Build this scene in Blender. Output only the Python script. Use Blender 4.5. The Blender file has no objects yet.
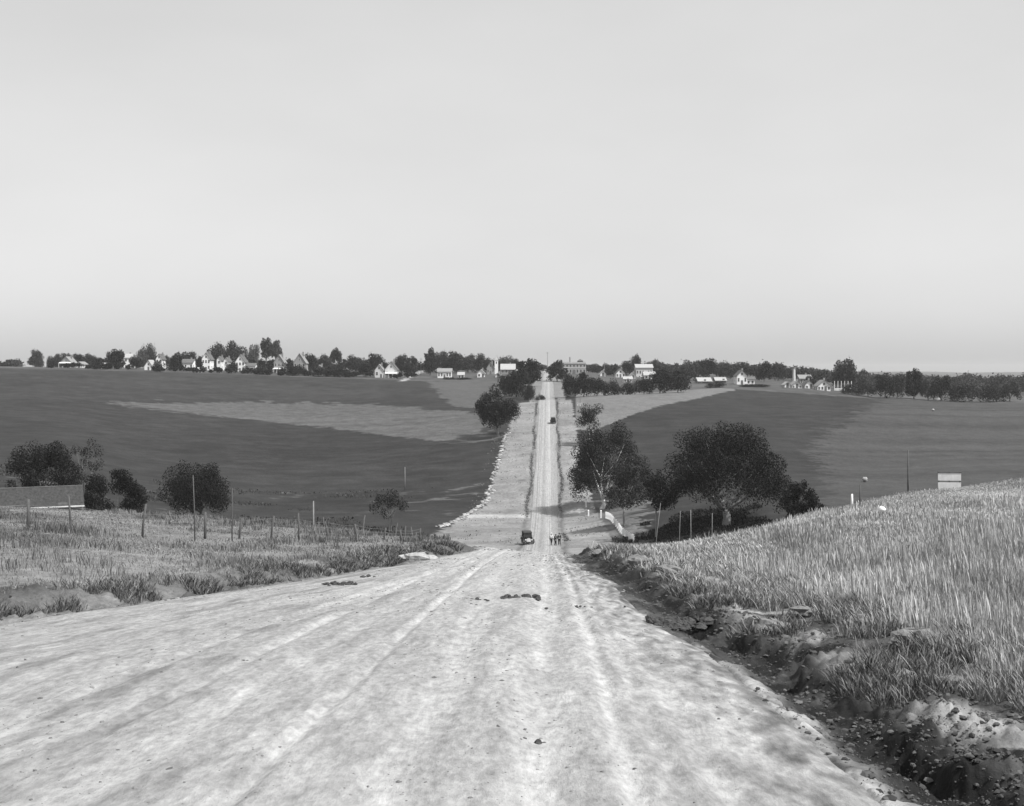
import bpy, math, random
import numpy as np

# ------------------------------------------------------------------ camera, sky, sun, exposure
F, CX, HR = 1150.0, 512.0, 370.0          # focal length (px), centre column, row of eye level
sc = bpy.context.scene
COL = sc.collection
cam_d = bpy.data.cameras.new('camera'); cam = bpy.data.objects.new('camera', cam_d); COL.objects.link(cam)
cam_d.sensor_width = 36.0; cam_d.lens = 36.0 * F / 1024.0
cam_d.shift_y = -(403.0 - HR) / 1024.0
cam_d.clip_start = 0.1; cam_d.clip_end = 30000.0
cam.location = (0, 0, 0); cam.rotation_euler = (math.radians(90), 0, 0)
sc.camera = cam

SUN_EL = math.radians(55); SUN_AZ = math.atan2(0.84, -0.50)      # azimuth from +Y towards +X
w = bpy.data.worlds.new('World'); sc.world = w; w.use_nodes = True
nt = w.node_tree; bg = nt.nodes['Background']
sky = nt.nodes.new('ShaderNodeTexSky'); sky.sky_type = 'NISHITA'; sky.sun_disc = False
sky.sun_elevation = SUN_EL; sky.sun_rotation = SUN_AZ
sky.air_density = 1.0; sky.dust_density = 2.5
bw = nt.nodes.new('ShaderNodeRGBToBW')                            # an orthochromatic plate sees the sky as grey
pw = nt.nodes.new('ShaderNodeMath'); pw.operation = 'POWER'; pw.inputs[1].default_value = 0.33
ml = nt.nodes.new('ShaderNodeMath'); ml.operation = 'MULTIPLY'; ml.inputs[1].default_value = 3.5
nt.links.new(sky.outputs[0], bw.inputs[0]); nt.links.new(bw.outputs[0], pw.inputs[0])
nt.links.new(pw.outputs[0], ml.inputs[0]); tcw = nt.nodes.new('ShaderNodeTexCoord'); mpw = nt.nodes.new('ShaderNodeMapping'); mpw.inputs['Scale'].default_value = (1, 1, 2.6)
nsw = nt.nodes.new('ShaderNodeTexNoise'); nsw.inputs['Scale'].default_value = 2.3; nsw.inputs['Detail'].default_value = 5
mrw = nt.nodes.new('ShaderNodeMapRange'); mrw.inputs['From Min'].default_value = .25; mrw.inputs['From Max'].default_value = .75; mrw.inputs['To Min'].default_value = .93; mrw.inputs['To Max'].default_value = 1.06
nt.links.new(tcw.outputs['Generated'], mpw.inputs[0]); nt.links.new(mpw.outputs[0], nsw.inputs['Vector']); nt.links.new(nsw.outputs[0], mrw.inputs['Value'])
mlw = nt.nodes.new('ShaderNodeMath'); mlw.operation = 'MULTIPLY'; nt.links.new(ml.outputs[0], mlw.inputs[0]); nt.links.new(mrw.outputs[0], mlw.inputs[1])
nt.links.new(mlw.outputs[0], bg.inputs[0])
bg.inputs[1].default_value = 0.10

sd = bpy.data.lights.new('sun', 'SUN'); sd.energy = 4.0; sd.angle = math.radians(0.6); sd.color = (1.0, 0.995, 0.985)
sun = bpy.data.objects.new('sun', sd); COL.objects.link(sun)
sun.rotation_euler = (math.radians(90) - SUN_EL, 0, math.pi - SUN_AZ)

sc.view_settings.view_transform = 'Standard'; sc.view_settings.look = 'None'
sc.view_settings.gamma = 1.0; sc.view_settings.exposure = 0.55
sc.cycles.volume_bounces = 1; sc.cycles.max_bounces = 6

# ------------------------------------------------------------------ small helpers
rnd = random.Random(11); rs = np.random.RandomState(5)

def sstep(a, b, x):
    t = np.clip((np.asarray(x, float) - a) / (b - a), 0, 1); return t * t * (3 - 2 * t)

def _hash(ix, iy, seed):
    n = (ix.astype(np.int64) * 374761393 + iy.astype(np.int64) * 668265263 + seed * 974634777) & 0x7fffffff
    n = ((n ^ (n >> 13)) * 1274126177) & 0x7fffffff
    return ((n ^ (n >> 16)) & 0xffff) / 65535.0

def vnoise(x, y, seed=0):
    x = np.asarray(x, float); y = np.asarray(y, float)
    ix = np.floor(x); iy = np.floor(y); fx = x - ix; fy = y - iy
    fx = fx * fx * (3 - 2 * fx); fy = fy * fy * (3 - 2 * fy)
    a = _hash(ix, iy, seed); b = _hash(ix + 1, iy, seed); c = _hash(ix, iy + 1, seed); d = _hash(ix + 1, iy + 1, seed)
    return (a * (1 - fx) + b * fx) * (1 - fy) + (c * (1 - fx) + d * fx) * fy - 0.5

def fbm(x, y, seed=0, octv=4, gain=0.5):
    s = 0; a = 1.0
    for k in range(octv):
        s = s + a * vnoise(x * 2 ** k, y * 2 ** k, seed + 17 * k); a *= gain
    return s

def pchip(xk, yk, x):
    xk = np.asarray(xk, float); yk = np.asarray(yk, float); h = np.diff(xk); dl = np.diff(yk) / h
    m = np.zeros(len(xk)); m[0] = dl[0]; m[-1] = dl[-1]
    for i in range(1, len(xk) - 1):
        if dl[i - 1] * dl[i] > 0:
            w1 = 2 * h[i] + h[i - 1]; w2 = h[i] + 2 * h[i - 1]
            m[i] = (w1 + w2) / (w1 / dl[i - 1] + w2 / dl[i])
    x = np.clip(x, xk[0], xk[-1]); i = np.clip(np.searchsorted(xk, x) - 1, 0, len(h) - 1)
    t = (x - xk[i]) / h[i]
    return ((1 + 2 * t) * (1 - t) ** 2 * yk[i] + t * (1 - t) ** 2 * h[i] * m[i]
            + t * t * (3 - 2 * t) * yk[i + 1] + t * t * (t - 1) * h[i] * m[i + 1])

def raw_mesh(name, V, faces_by_size, tone=None, smooth=False):
    """V (n,3); faces_by_size: list of int arrays (m,k)"""
    me = bpy.data.meshes.new(name)
    V = np.asarray(V, np.float32); me.vertices.add(len(V)); me.vertices.foreach_set('co', V.ravel())
    li = np.concatenate([np.asarray(f, np.int32).ravel() for f in faces_by_size])
    sizes = np.concatenate([np.full(len(f), np.asarray(f).shape[1], np.int32) for f in faces_by_size])
    st = np.concatenate([[0], np.cumsum(sizes)[:-1]]).astype(np.int32)
    me.loops.add(len(li)); me.loops.foreach_set('vertex_index', li)
    me.polygons.add(len(sizes)); me.polygons.foreach_set('loop_start', st)
    me.polygons.foreach_set('use_smooth', np.full(len(sizes), smooth, bool))
    if tone is not None:
        at = me.attributes.new('tone', 'FLOAT', 'POINT'); at.data.foreach_set('value', np.asarray(tone, np.float32))
    me.update(calc_edges=True); me.validate()
    return me

class MB:
    """collects boxes, tubes and prisms; build() links them as ONE mesh object"""
    def __init__(s): s.v = []; s.f = []
    def add(s, v, f):
        o = len(s.v); s.v += [tuple(p) for p in v]; s.f += [tuple(i + o for i in q) for q in f]; return s
    def box(s, x0, x1, y0, y1, z0, z1):
        return s.add([(x0,y0,z0),(x1,y0,z0),(x1,y1,z0),(x0,y1,z0),(x0,y0,z1),(x1,y0,z1),(x1,y1,z1),(x0,y1,z1)],
                     [(0,3,2,1),(4,5,6,7),(0,1,5,4),(1,2,6,5),(2,3,7,6),(3,0,4,7)])
    def hull4(s, bot, top):
        return s.add(list(bot) + list(top), [(3,2,1,0),(4,5,6,7),(0,1,5,4),(1,2,6,5),(2,3,7,6),(3,0,4,7)])
    def tube(s, pts, rad, n=7):
        P = [np.array(p, float) for p in pts]
        if not hasattr(rad, '__len__'): rad = [rad] * len(P)
        V = []; Fc = []
        for i, p in enumerate(P):
            d = P[min(i + 1, len(P) - 1)] - P[max(i - 1, 0)]; d /= (np.linalg.norm(d) + 1e-9)
            a = np.cross(d, (0, 0, 1) if abs(d[2]) < 0.9 else (1, 0, 0)); a /= np.linalg.norm(a); b = np.cross(d, a)
            for k in range(n):
                t = 2 * math.pi * k / n; V.append(p + rad[i] * (math.cos(t) * a + math.sin(t) * b))
        for i in range(len(P) - 1):
            for k in range(n):
                k2 = (k + 1) % n; Fc.append((i*n+k, i*n+k2, (i+1)*n+k2, (i+1)*n+k))
        Fc.append(tuple(range(n - 1, -1, -1))); Fc.append(tuple((len(P)-1)*n + k for k in range(n)))
        return s.add(V, Fc)
    def lathe_y(s, cx, cy, cz, prof, n=16):
        """profile of (radius, y offset), turned about the Y axis"""
        V = []; Fc = []
        for r, yo in prof:
            for k in range(n):
                t = 2 * math.pi * k / n; V.append((cx + r * math.cos(t), cy + yo, cz + r * math.sin(t)))
        m = len(prof)
        for i in range(m - 1):
            for k in range(n):
                k2 = (k + 1) % n; Fc.append((i*n+k, (i+1)*n+k, (i+1)*n+k2, i*n+k2))
        return s.add(V, Fc)
    def lathe_x(s, cx, cy, cz, prof, n=16):
        V = []; Fc = []
        for r, xo in prof:
            for k in range(n):
                t = 2 * math.pi * k / n; V.append((cx + xo, cy + r * math.cos(t), cz + r * math.sin(t)))
        for i in range(len(prof) - 1):
            for k in range(n):
                k2 = (k + 1) % n; Fc.append((i*n+k, i*n+k2, (i+1)*n+k2, (i+1)*n+k))
        return s.add(V, Fc)
    def rock(s, c, r, seed, n=9, flat=0.65):
        q = random.Random(seed); V = []; Fc = []
        rows = 6
        for i in range(rows + 1):
            ph = math.pi * i / rows
            for k in range(n):
                t = 2 * math.pi * k / n; j = 1 + q.uniform(-.24, .24)
                V.append((c[0] + r[0]*j*math.sin(ph)*math.cos(t), c[1] + r[1]*j*math.sin(ph)*math.sin(t), c[2] + r[2]*flat*j*math.cos(ph)))
        for i in range(rows):
            for k in range(n):
                k2 = (k + 1) % n; Fc.append((i*n+k, (i+1)*n+k, (i+1)*n+k2, i*n+k2))
        return s.add(V, Fc)
    def mesh(s, name, m, smooth=False):
        me = bpy.data.meshes.new(name); me.from_pydata(s.v, [], s.f); me.validate()
        if smooth: me.polygons.foreach_set('use_smooth', [True] * len(me.polygons))
        me.materials.append(m); return me
    def build(s, name, m, parent=None, smooth=False, loc=None):
        return link(name, s.mesh(name, m, smooth), parent, loc)

def link(name, me, parent=None, loc=None):
    o = bpy.data.objects.new(name, me); COL.objects.link(o)
    if parent is not None: o.parent = parent
    if loc is not None: o.location = loc
    return o

def tag(o, label=None, cat=None, group=None, kind=None):
    if label: o['label'] = label
    if cat: o['category'] = cat
    if group: o['group'] = group
    if kind: o['kind'] = kind
    return o

def thing(name, label, cat, loc, rz=0.0, group=None, scale=None):
    o = bpy.data.objects.new(name, None); COL.objects.link(o); o.empty_display_size = 0.3
    o.location = loc; o.rotation_euler = (0, 0, rz)
    if scale: o.scale = scale
    return tag(o, label, cat, group)

def copy_tree(o, parent=None):
    c = o.copy(); COL.objects.link(c)
    if parent is not None: c.parent = parent
    for ch in list(o.children): copy_tree(ch, c)
    return c

# ------------------------------------------------------------------ materials (the plate is black and white: all greys)
def grey(name, v, rough=0.9, var=0.25, scale=3.0, bump=0.0, spec=0.2, metal=0.0, attr=False, stretch=None, detail=5):
    m = bpy.data.materials.new(name); m.use_nodes = True; t = m.node_tree; b = t.nodes['Principled BSDF']
    tc = t.nodes.new('ShaderNodeTexCoord'); mp = t.nodes.new('ShaderNodeMapping'); ns = t.nodes.new('ShaderNodeTexNoise')
    if stretch: mp.inputs['Scale'].default_value = stretch
    ns.inputs['Scale'].default_value = scale; ns.inputs['Detail'].default_value = detail; ns.inputs['Roughness'].default_value = 0.62
    t.links.new(tc.outputs['Object'], mp.inputs[0]); t.links.new(mp.outputs[0], ns.inputs['Vector'])
    mr = t.nodes.new('ShaderNodeMapRange'); mr.inputs['From Min'].default_value = 0.25; mr.inputs['From Max'].default_value = 0.75
    mr.inputs['To Min'].default_value = 1 - var; mr.inputs['To Max'].default_value = 1 + var
    t.links.new(ns.outputs[0], mr.inputs['Value'])
    mu = t.nodes.new('ShaderNodeMath'); mu.operation = 'MULTIPLY'; t.links.new(mr.outputs[0], mu.inputs[0])
    if attr:
        a = t.nodes.new('ShaderNodeAttribute'); a.attribute_name = 'tone'; t.links.new(a.outputs['Fac'], mu.inputs[1])
    else: mu.inputs[1].default_value = v
    cb = t.nodes.new('ShaderNodeCombineColor')
    for k in range(3): t.links.new(mu.outputs[0], cb.inputs[k])
    t.links.new(cb.outputs[0], b.inputs['Base Color'])
    b.inputs['Roughness'].default_value = rough; b.inputs['Specular IOR Level'].default_value = spec; b.inputs['Metallic'].default_value = metal
    if bump:
        bp = t.nodes.new('ShaderNodeBump'); bp.inputs['Strength'].default_value = bump; bp.inputs['Distance'].default_value = 0.1
        t.links.new(ns.outputs[0], bp.inputs['Height']); t.links.new(bp.outputs[0], b.inputs['Normal'])
    return m

def fine_detail(m, scale, amt, bump, st=(1, 1, 1)):
    t = m.node_tree; b = t.nodes['Principled BSDF']; tc = t.nodes.new('ShaderNodeTexCoord'); ns = t.nodes.new('ShaderNodeTexNoise')
    ns.inputs['Scale'].default_value = scale; ns.inputs['Detail'].default_value = 6; ns.inputs['Roughness'].default_value = .7
    mp = t.nodes.new('ShaderNodeMapping'); mp.inputs['Scale'].default_value = st; t.links.new(tc.outputs['Object'], mp.inputs[0]); t.links.new(mp.outputs[0], ns.inputs['Vector']); mr = t.nodes.new('ShaderNodeMapRange')
    mr.inputs['From Min'].default_value = .3; mr.inputs['From Max'].default_value = .7; mr.inputs['To Min'].default_value = 1 - amt; mr.inputs['To Max'].default_value = 1 + amt
    t.links.new(ns.outputs[0], mr.inputs['Value']); src = b.inputs['Base Color'].links[0].from_socket
    mx = t.nodes.new('ShaderNodeVectorMath'); mx.operation = 'SCALE'; t.links.new(src, mx.inputs[0]); t.links.new(mr.outputs[0], mx.inputs['Scale']); t.links.new(mx.outputs[0], b.inputs['Base Color'])
    bp = t.nodes.new('ShaderNodeBump'); bp.inputs['Strength'].default_value = bump; bp.inputs['Distance'].default_value = .03
    t.links.new(ns.outputs[0], bp.inputs['Height']); old = b.inputs['Normal'].links[0].from_socket; t.links.new(old, bp.inputs['Normal']); t.links.new(bp.outputs[0], b.inputs['Normal'])

LEAFV = {}
def leafmat(name, v, var=0.3):
    m = grey(name, v, rough=0.6, var=var, scale=0.9, spec=0.14)
    m.node_tree.nodes['Math'].inputs[1].default_value = v
    t = m.node_tree; b = t.nodes['Principled BSDF']; out = t.nodes['Material Output']
    tr = t.nodes.new('ShaderNodeBsdfTranslucent'); mx = t.nodes.new('ShaderNodeMixShader'); mx.inputs[0].default_value = 0.18
    src = b.inputs['Base Color'].links[0].from_socket; at_ = t.nodes.new('ShaderNodeAttribute'); at_.attribute_name = 'tone'
    vs = t.nodes.new('ShaderNodeVectorMath'); vs.operation = 'SCALE'; t.links.new(src, vs.inputs[0]); t.links.new(at_.outputs['Fac'], vs.inputs['Scale']); src = vs.outputs[0]
    t.links.new(src, b.inputs['Base Color']); t.links.new(src, tr.inputs[0])
    t.links.new(b.outputs[0], mx.inputs[1]); t.links.new(tr.outputs[0], mx.inputs[2]); t.links.new(mx.outputs[0], out.inputs[0])
    return m

M = dict(
    ground=grey('ground', 0, var=0.42, scale=1.6, bump=0.35, attr=True, detail=8),
    road=grey('road_dirt', 0, var=0.16, scale=2.2, bump=0.45, attr=True, detail=9, stretch=(1, .22, 1)),
    grass=grey('dry_grass', 0, var=0.2, scale=0.8, attr=True, rough=0.8),
    leaf_dark=leafmat('leaf_dark', 0.012), leaf_mid=leafmat('leaf_mid', 0.026), leaf_pale=leafmat('leaf_pale', 0.055),
    leaf_black=leafmat('leaf_black', 0.008),
    bark=grey('bark', 0.12, var=0.4, scale=6, bump=0.5), bark_white=grey('bark_white', 0.55, var=0.25, scale=5, bump=0.3), bark_pale=grey('bark_pale', 0.22, var=0.3, scale=5, bump=0.4),
    whitewash=grey('whitewash', 0.85, rough=0.7, var=0.05), white=grey('white_paint', 0.78, rough=0.6, var=0.10, scale=2), offwhite=grey('weathered_white', 0.55, var=0.2, scale=2),
    siding=grey('grey_siding', 0.26, var=0.2, scale=2), dark_siding=grey('dark_siding', 0.13, var=0.25, scale=2),
    brick=grey('brick', 0.22, var=0.3, scale=6),
    roof=grey('roof_shingle', 0.11, var=0.3, scale=3), roof_pale=grey('roof_pale', 0.22, var=0.25, scale=3), roof_light=grey('roof_tin', 0.34, var=0.2, scale=2),
    shed_roof=grey('weathered_boards', 0.045, var=0.5, scale=3.0, stretch=(1.5, 1, 1), bump=0.4),
    glass=grey('window_glass', 0.03, rough=0.12, var=0.1, spec=0.6), trim=grey('trim', 0.6, var=0.1),
    wood=grey('weathered_post', 0.09, var=0.4, scale=8, stretch=(3, 3, .6), bump=0.4), wood_pale=grey('pale_post', 0.20, var=0.3, scale=8, stretch=(3, 3, .6)),
    wire=grey('wire', 0.2, var=0.2, metal=0.6, rough=0.5),
    black=grey('black_paint', 0.012, rough=0.35, var=0.2, spec=0.5), rubber=grey('rubber', 0.02, var=0.2),
    canvas=grey('canvas_top', 0.05, var=0.3, scale=4), nickel=grey('nickel', 0.62, rough=0.25, var=0.05, metal=0.8),
    lens=grey('lamp_glass', 0.6, rough=0.15, var=0.05, spec=0.6), pale_paint=grey('pale_car_paint', 0.55, rough=0.4, var=0.1),
    dust=grey('dusty_grey_paint', 0.34, rough=0.55, var=0.15),
    skin=grey('skin', 0.33, rough=0.6, var=0.08), cloth_dark=grey('dark_cloth', 0.022, var=0.3, scale=8), cloth_pale=grey('pale_cloth', 0.55, var=0.15, scale=8),
    stone=grey('pale_stone', 0.31, var=0.3, scale=4, bump=0.6), clod=grey('dark_soil', 0.06, var=0.5, scale=9, bump=0.7), clay=grey('pale_clay', 0.17, var=0.3, scale=4, bump=0.7),
    steel=grey('steel', 0.25, var=0.2, metal=0.5, rough=0.5),
)

fine_detail(M['ground'], 9.0, .32, 1.0); fine_detail(M['road'], 9.0, .32, 1.0, (1, .4, 1))

# ------------------------------------------------------------------ terrain: two facing hills, one road down and up
PRE = [(0, -3.0), (10, -4.04)]
PL = lambda D: -3 - 0.104 * D
R_ = lambda D, row: (D, -(row - HR) / F * D)          # height of the ground that shows at that row, that far off
FAR = [(1400, -6), (2400, -8), (4400, -6), (9000, -6)]
TAB = {
 -150: PRE + [(20, PL(20)), R_(30, 585), R_(54, 524), R_(85, 498), (120, -13.5), (160, -17), (240, -20), (300, -17.5), (400, -10), (500, -2.5), (600, 2), (800, 4)] + FAR,
 30: PRE + [(20, PL(20)), (26.5, PL(26.5)), R_(36, 567), R_(54, 531), R_(85, 508), (120, -15), (180, -19.8), (240, -21), R_(300, 441), R_(400, 402), R_(500, 379), R_(580, 368.5), R_(640, 367), (800, 2)] + FAR,
 150: PRE + [(20, PL(20)), (30.5, PL(30.5)), R_(40, 568), R_(54, 541), R_(85, 516), (125, -18), (190, -24.5), (240, -25.5), R_(300, 457), R_(400, 412), R_(500, 385), R_(590, 371.5), R_(660, 368), (800, 1)] + FAR,
 300: PRE + [(20, PL(20)), (38, PL(38)), R_(47, 562), R_(60, 542), R_(85, 526.5), (130, -20.5), (200, -28), (245, -28.2), R_(300, 466), R_(400, 420), R_(500, 391), R_(580, 377.5), R_(660, 373), (800, 0)] + FAR,
 440: PRE + [(20, PL(20)), (49, PL(49)), R_(57, 550), R_(66, 541), (100, -17), (150, -24.2), (180, -27), R_(215, 521), R_(245, 500), R_(320, 448), R_(420, 408), R_(520, 386), R_(590, 379), R_(680, 373), (800, 0)] + FAR,
 548: PRE + [(20, PL(20)), (30, -6.12), (40, -7.2), (50, -8.3), (57, -9.08), (70, -11.3), (90, -14.9), (120, -19.9), (150, -23.7), R_(168, 546), R_(190, 534.5), R_(215, 521), R_(245, 491), R_(320, 440), R_(415, 401.5), R_(440, 398.5), R_(520, 386.5), R_(680, 371.5), (760, -0.6), (1000, -3)] + FAR,
 640: PRE + [(20, PL(20)), (31, PL(31)), R_(40, 568), R_(60, 551), (80, -13.6), (120, -20), (150, -23.6), R_(176, 534), R_(196, 516), R_(215, 508), R_(245, 491), R_(320, 440), R_(400, 400), R_(425, 394.5), (460, -9.4), R_(520, 384), R_(680, 376), (800, -3)] + FAR,
 760: PRE + [(20, PL(20)), R_(25, 628), R_(45, 560), R_(75, 529), (105, -15.8), (150, -21.4), R_(164, 527), R_(182, 506), R_(205, 494), R_(240, 476), R_(300, 443), R_(400, 403), R_(450, 390.5), R_(500, 385), R_(600, 380), (760, -5), (1000, -6)] + FAR,
 880: PRE + [R_(14, 740), R_(20, 650), R_(40, 560), R_(65, 519), R_(95, 499), (130, -15.8), (200, -22), (250, -22), R_(300, 447), R_(380, 411), R_(440, 399), R_(500, 393), (600, -11), (760, -11), (1000, -12)] + FAR,
 1000: PRE + [R_(15, 700), R_(25, 608), R_(40, 552), R_(70, 507), R_(110, 482), (150, -16), (210, -21), (260, -21), R_(320, 437), R_(380, 413), R_(430, 403.5), R_(500, 398), (600, -14.5), (760, -15), (1000, -15), (2000, -20), (3000, -18), (4400, -8), (9000, -8)],
 1180: PRE + [R_(14, 700), R_(25, 590), R_(40, 530), R_(70, 487), R_(110, 464), (150, -14), (210, -19), (260, -20), R_(320, 437), R_(380, 414), R_(430, 405), R_(500, 399), (600, -15), (1000, -15), (2000, -20), (3000, -18), (4400, -8), (9000, -8)],
}
_cp = np.array(sorted(TAB), float)
_dq = np.concatenate([np.linspace(0, 100, 401), np.linspace(100.5, 800, 1400), np.geomspace(802, 9000, 200)])
_zc = np.stack([pchip(*zip(*TAB[int(c)]), _dq) for c in _cp])
_pq = np.linspace(-150, 1180, 666)
_zt = np.stack([pchip(_cp, _zc[:, j], _pq) for j in range(len(_dq))], 1)     # [px, D]

def base_z(X, Y):
    X = np.asarray(X, float); Y = np.asarray(Y, float)
    R = np.hypot(X, Y) + 1e-6; az = np.arctan2(X, Y); A = math.radians(31)
    azc = np.clip(az, -A, math.radians(30)); px = CX + F * np.tan(azc)
    D = np.where(np.abs(az) < math.radians(30), Y, R * np.cos(azc))
    pi = np.clip((px - _pq[0]) / (_pq[1] - _pq[0]), 0, len(_pq) - 1.001); i = pi.astype(int); fp = pi - i
    D = np.clip(D, 0, 8999); j = np.clip(np.searchsorted(_dq, D) - 1, 0, len(_dq) - 2); fd = (D - _dq[j]) / (_dq[j + 1] - _dq[j])
    z = (_zt[i, j] * (1 - fp) + _zt[i + 1, j] * fp) * (1 - fd) + (_zt[i, j + 1] * (1 - fp) + _zt[i + 1, j + 1] * fp) * fd
    near = np.clip(PL(Y), -6.5, 0.5)                                          # close to the camera one plain slope
    k = sstep(9, 22, R); z = near * (1 - k) + z * k
    bk = sstep(math.radians(55), math.radians(110), np.abs(az))
    back = -3 + np.clip(-Y * 0.06, -1.0, 4.0) + 0.6 * fbm(X / 60, Y / 60, 3, 2)
    return z * (1 - bk) + back * bk

SLOPE = 36.0 / F
def road_u(X, Y): return X - SLOPE * Y
def e_right(Y): return np.interp(Y, [0, 12, 17, 22, 26, 34, 43, 55, 90, 168, 320, 415, 520, 800], [3.3, 3.3, 3.2, 3.0, 2.5, 2.15, 1.4, 0.85, 1.3, 1.9, 2.4, 2.7, 2.6, 2.6])
def e_left(Y): return np.interp(Y, [0, 20, 27, 31, 38, 46, 57, 90, 168, 320, 415, 520, 800], [-14, -13.6, -12.0, -10.6, -8.2, -5.9, -3.9, -3.5, -3.6, -3.3, -3.4, -2.9, -2.9])
def d_left(Y): return e_left(Y) - np.interp(Y, [0, 60, 150, 200], [1.3, .9, .5, .55])
def d_right(Y): return e_right(Y) + np.interp(Y, [0, 60, 150, 200], [.75, .6, .5, .55])

def ground_z(X, Y):
    z = base_z(X, Y); u = road_u(X, Y); er, el = e_right(Y), e_left(Y)
    wob = 0.35 * fbm(Y / 3.0, X * 0 + 2.2, 9, 3) + sstep(120, 180, Y) * .5 * fbm(Y / 18.0, X * 0, 10, 3)
    front = sstep(2, 6, Y) * (1 - sstep(700, 760, Y))
    dr = d_right(Y) + wob * sstep(60, 20, Y); dl = d_left(Y) + wob
    nearw = 1 - sstep(55, 80, Y)
    # ditches: cut steeply on the bank side
    rr = u - dr
    slump = sstep(-.12, .30, fbm(Y / 2.6, X * 0 + 4, 22, 3))
    rr2 = rr + .26 * fbm(X / .55, Y / .55, 24, 4) + .10 * fbm(X / .16, Y / .16, 26, 3)
    wall = .14 + .2 * slump
    cut = (.25 + .20 * fbm(Y / 2.4, X * 0, 23, 3) + .10 * fbm(X / .4, Y / .4, 28, 3)) * (sstep(-.85, -.02, rr2) - sstep(wall, wall + .22 + .9 * slump, rr2))
    z = z - front * (nearw * cut + (1 - nearw) * .08 * np.exp(-(rr / .45) ** 2))
    ll = u - dl
    z = z - front * (0.06 + 0.26 * nearw) * np.exp(-(ll / np.where(ll < 0, 0.5, 0.7)) ** 2)
    # spoil thrown up on the right bank, near the camera
    lip = sstep(.1, .5, rr) * (1 - sstep(1.0, 2.6, rr)) * nearw * front
    z = z + lip * (0.06 + 0.20 * fbm(X / 0.7, Y / 0.9, 21, 5, .62))
    lipl = np.exp(-((u - dl + 1.6) / 1.1) ** 2) * nearw * front
    z = z + lipl * (0.10 + 0.24 * fbm(X / 1.1, Y / 1.1, 25, 4))
    rough_ = nearw * front * np.exp(-(np.maximum(0, np.maximum(dl - 2.2 - u, 0) + 0) / 1.0) ** 2) * (u < el) + nearw * front * np.exp(-((u - dr - .9) / 1.3) ** 2) * (u > er - .1)
    z = z + rough_ * (.15 * fbm(X / .42, Y / .42, 27, 4, .68) + .15 * np.abs(fbm(X / .17, Y / .17, 29, 3)))
    R = np.hypot(X, Y)
    amp = np.interp(R, [5, 40, 150, 500, 900, 3000, 4600], [.05, .12, .25, .5, .8, 3, 4])
    off = 1 - np.exp(-(np.maximum(0, np.maximum(u - er, el - u)) / 1.5) ** 2)
    z = z + off * amp * fbm(X / (3 + R / 25), Y / (3 + R / 25), 31, 4)
    inside = sstep(.02, .4, u - el) * sstep(.02, .4, er - u) * front
    return z - 0.22 * inside

def road_z(X, Y):
    z = base_z(X, Y); u = road_u(X, Y); er, el = e_right(Y), e_left(Y)
    nearw = 1 - sstep(50, 70, Y)
    z = z + 0.012 + 0.012 * nearw * fbm(X / 1.2, Y / 6, 41, 4) + 0.018 * nearw * fbm(X / 0.22, Y / 0.8, 43, 3)
    for uc, wd, dp in tracks(Y): z = z - dp * 1.2 * np.exp(-((u - uc) / wd) ** 2) + dp * .5 * (np.exp(-((u - uc - 1.9 * wd) / (wd * .6)) ** 2) + np.exp(-((u - uc + 1.9 * wd) / (wd * .6)) ** 2))
    c = (u - el) / (er - el)
    edge = np.minimum(u - el, er - u)
    return z - 0.05 * (1 - sstep(0, 0.45, edge)) + 0.05 * (4 * c * (1 - c))

def tracks(Y):
    wv = 0.06 * fbm(Y / 9.0, Y * 0, 51, 2)
    out = []
    for us, wd, dp in (([.84, .84, .6, .2], .10, .03), ([-.12, -.1, -.1, -.2], .3, .03), ([-3.05, -2.93, -2.62, -2.0], .10, .035), ([-7.2, -6.2, -3.6, -2.9], .12, .03), ([-5.6, -5.0, -3.9, -3.2], .10, .025), ([1.35, 1.25, .95, .45], .10, .02), ([-4.6, -4.1, -3.2, -2.6], .22, .02), ([1.75, 1.7, 1.3, .6], .16, .02)):
        out.append((np.interp(Y, [8, 25, 45, 60], us) + wv, wd, dp))
    out.append((np.interp(Y, [60, 90, 168, 320], [-1.6, -1.7, -1.6, -1.3]) + 0 * wv, .3, .03)); out.append((np.interp(Y, [60, 168, 320], [0, .1, .4]) + 0 * wv, .3, .03))
    return out

def gz(X, Y): return float(ground_z(np.array([X]), np.array([Y]))[0])
def at(px, D, sink=0.0):
    X = (px - CX) / F * D; return (X, D, gz(X, D) - sink)
def find_D(px, row, lo, hi):
    Ds = np.linspace(lo, hi, 1500); X = (px - CX) / F * Ds; r = HR - ground_z(X, Ds) / Ds * F
    return float(Ds[np.argmin(np.abs(r - row))])

def in_poly(px, row, poly):
    n = len(poly); ins = np.zeros(px.shape, bool)
    for i in range(n):
        x1, y1 = poly[i]; x2, y2 = poly[(i + 1) % n]
        c = ((y1 > row) != (y2 > row)) & (px < (x2 - x1) * (row - y1) / (y2 - y1 + 1e-9) + x1)
        ins ^= c
    return ins

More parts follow.
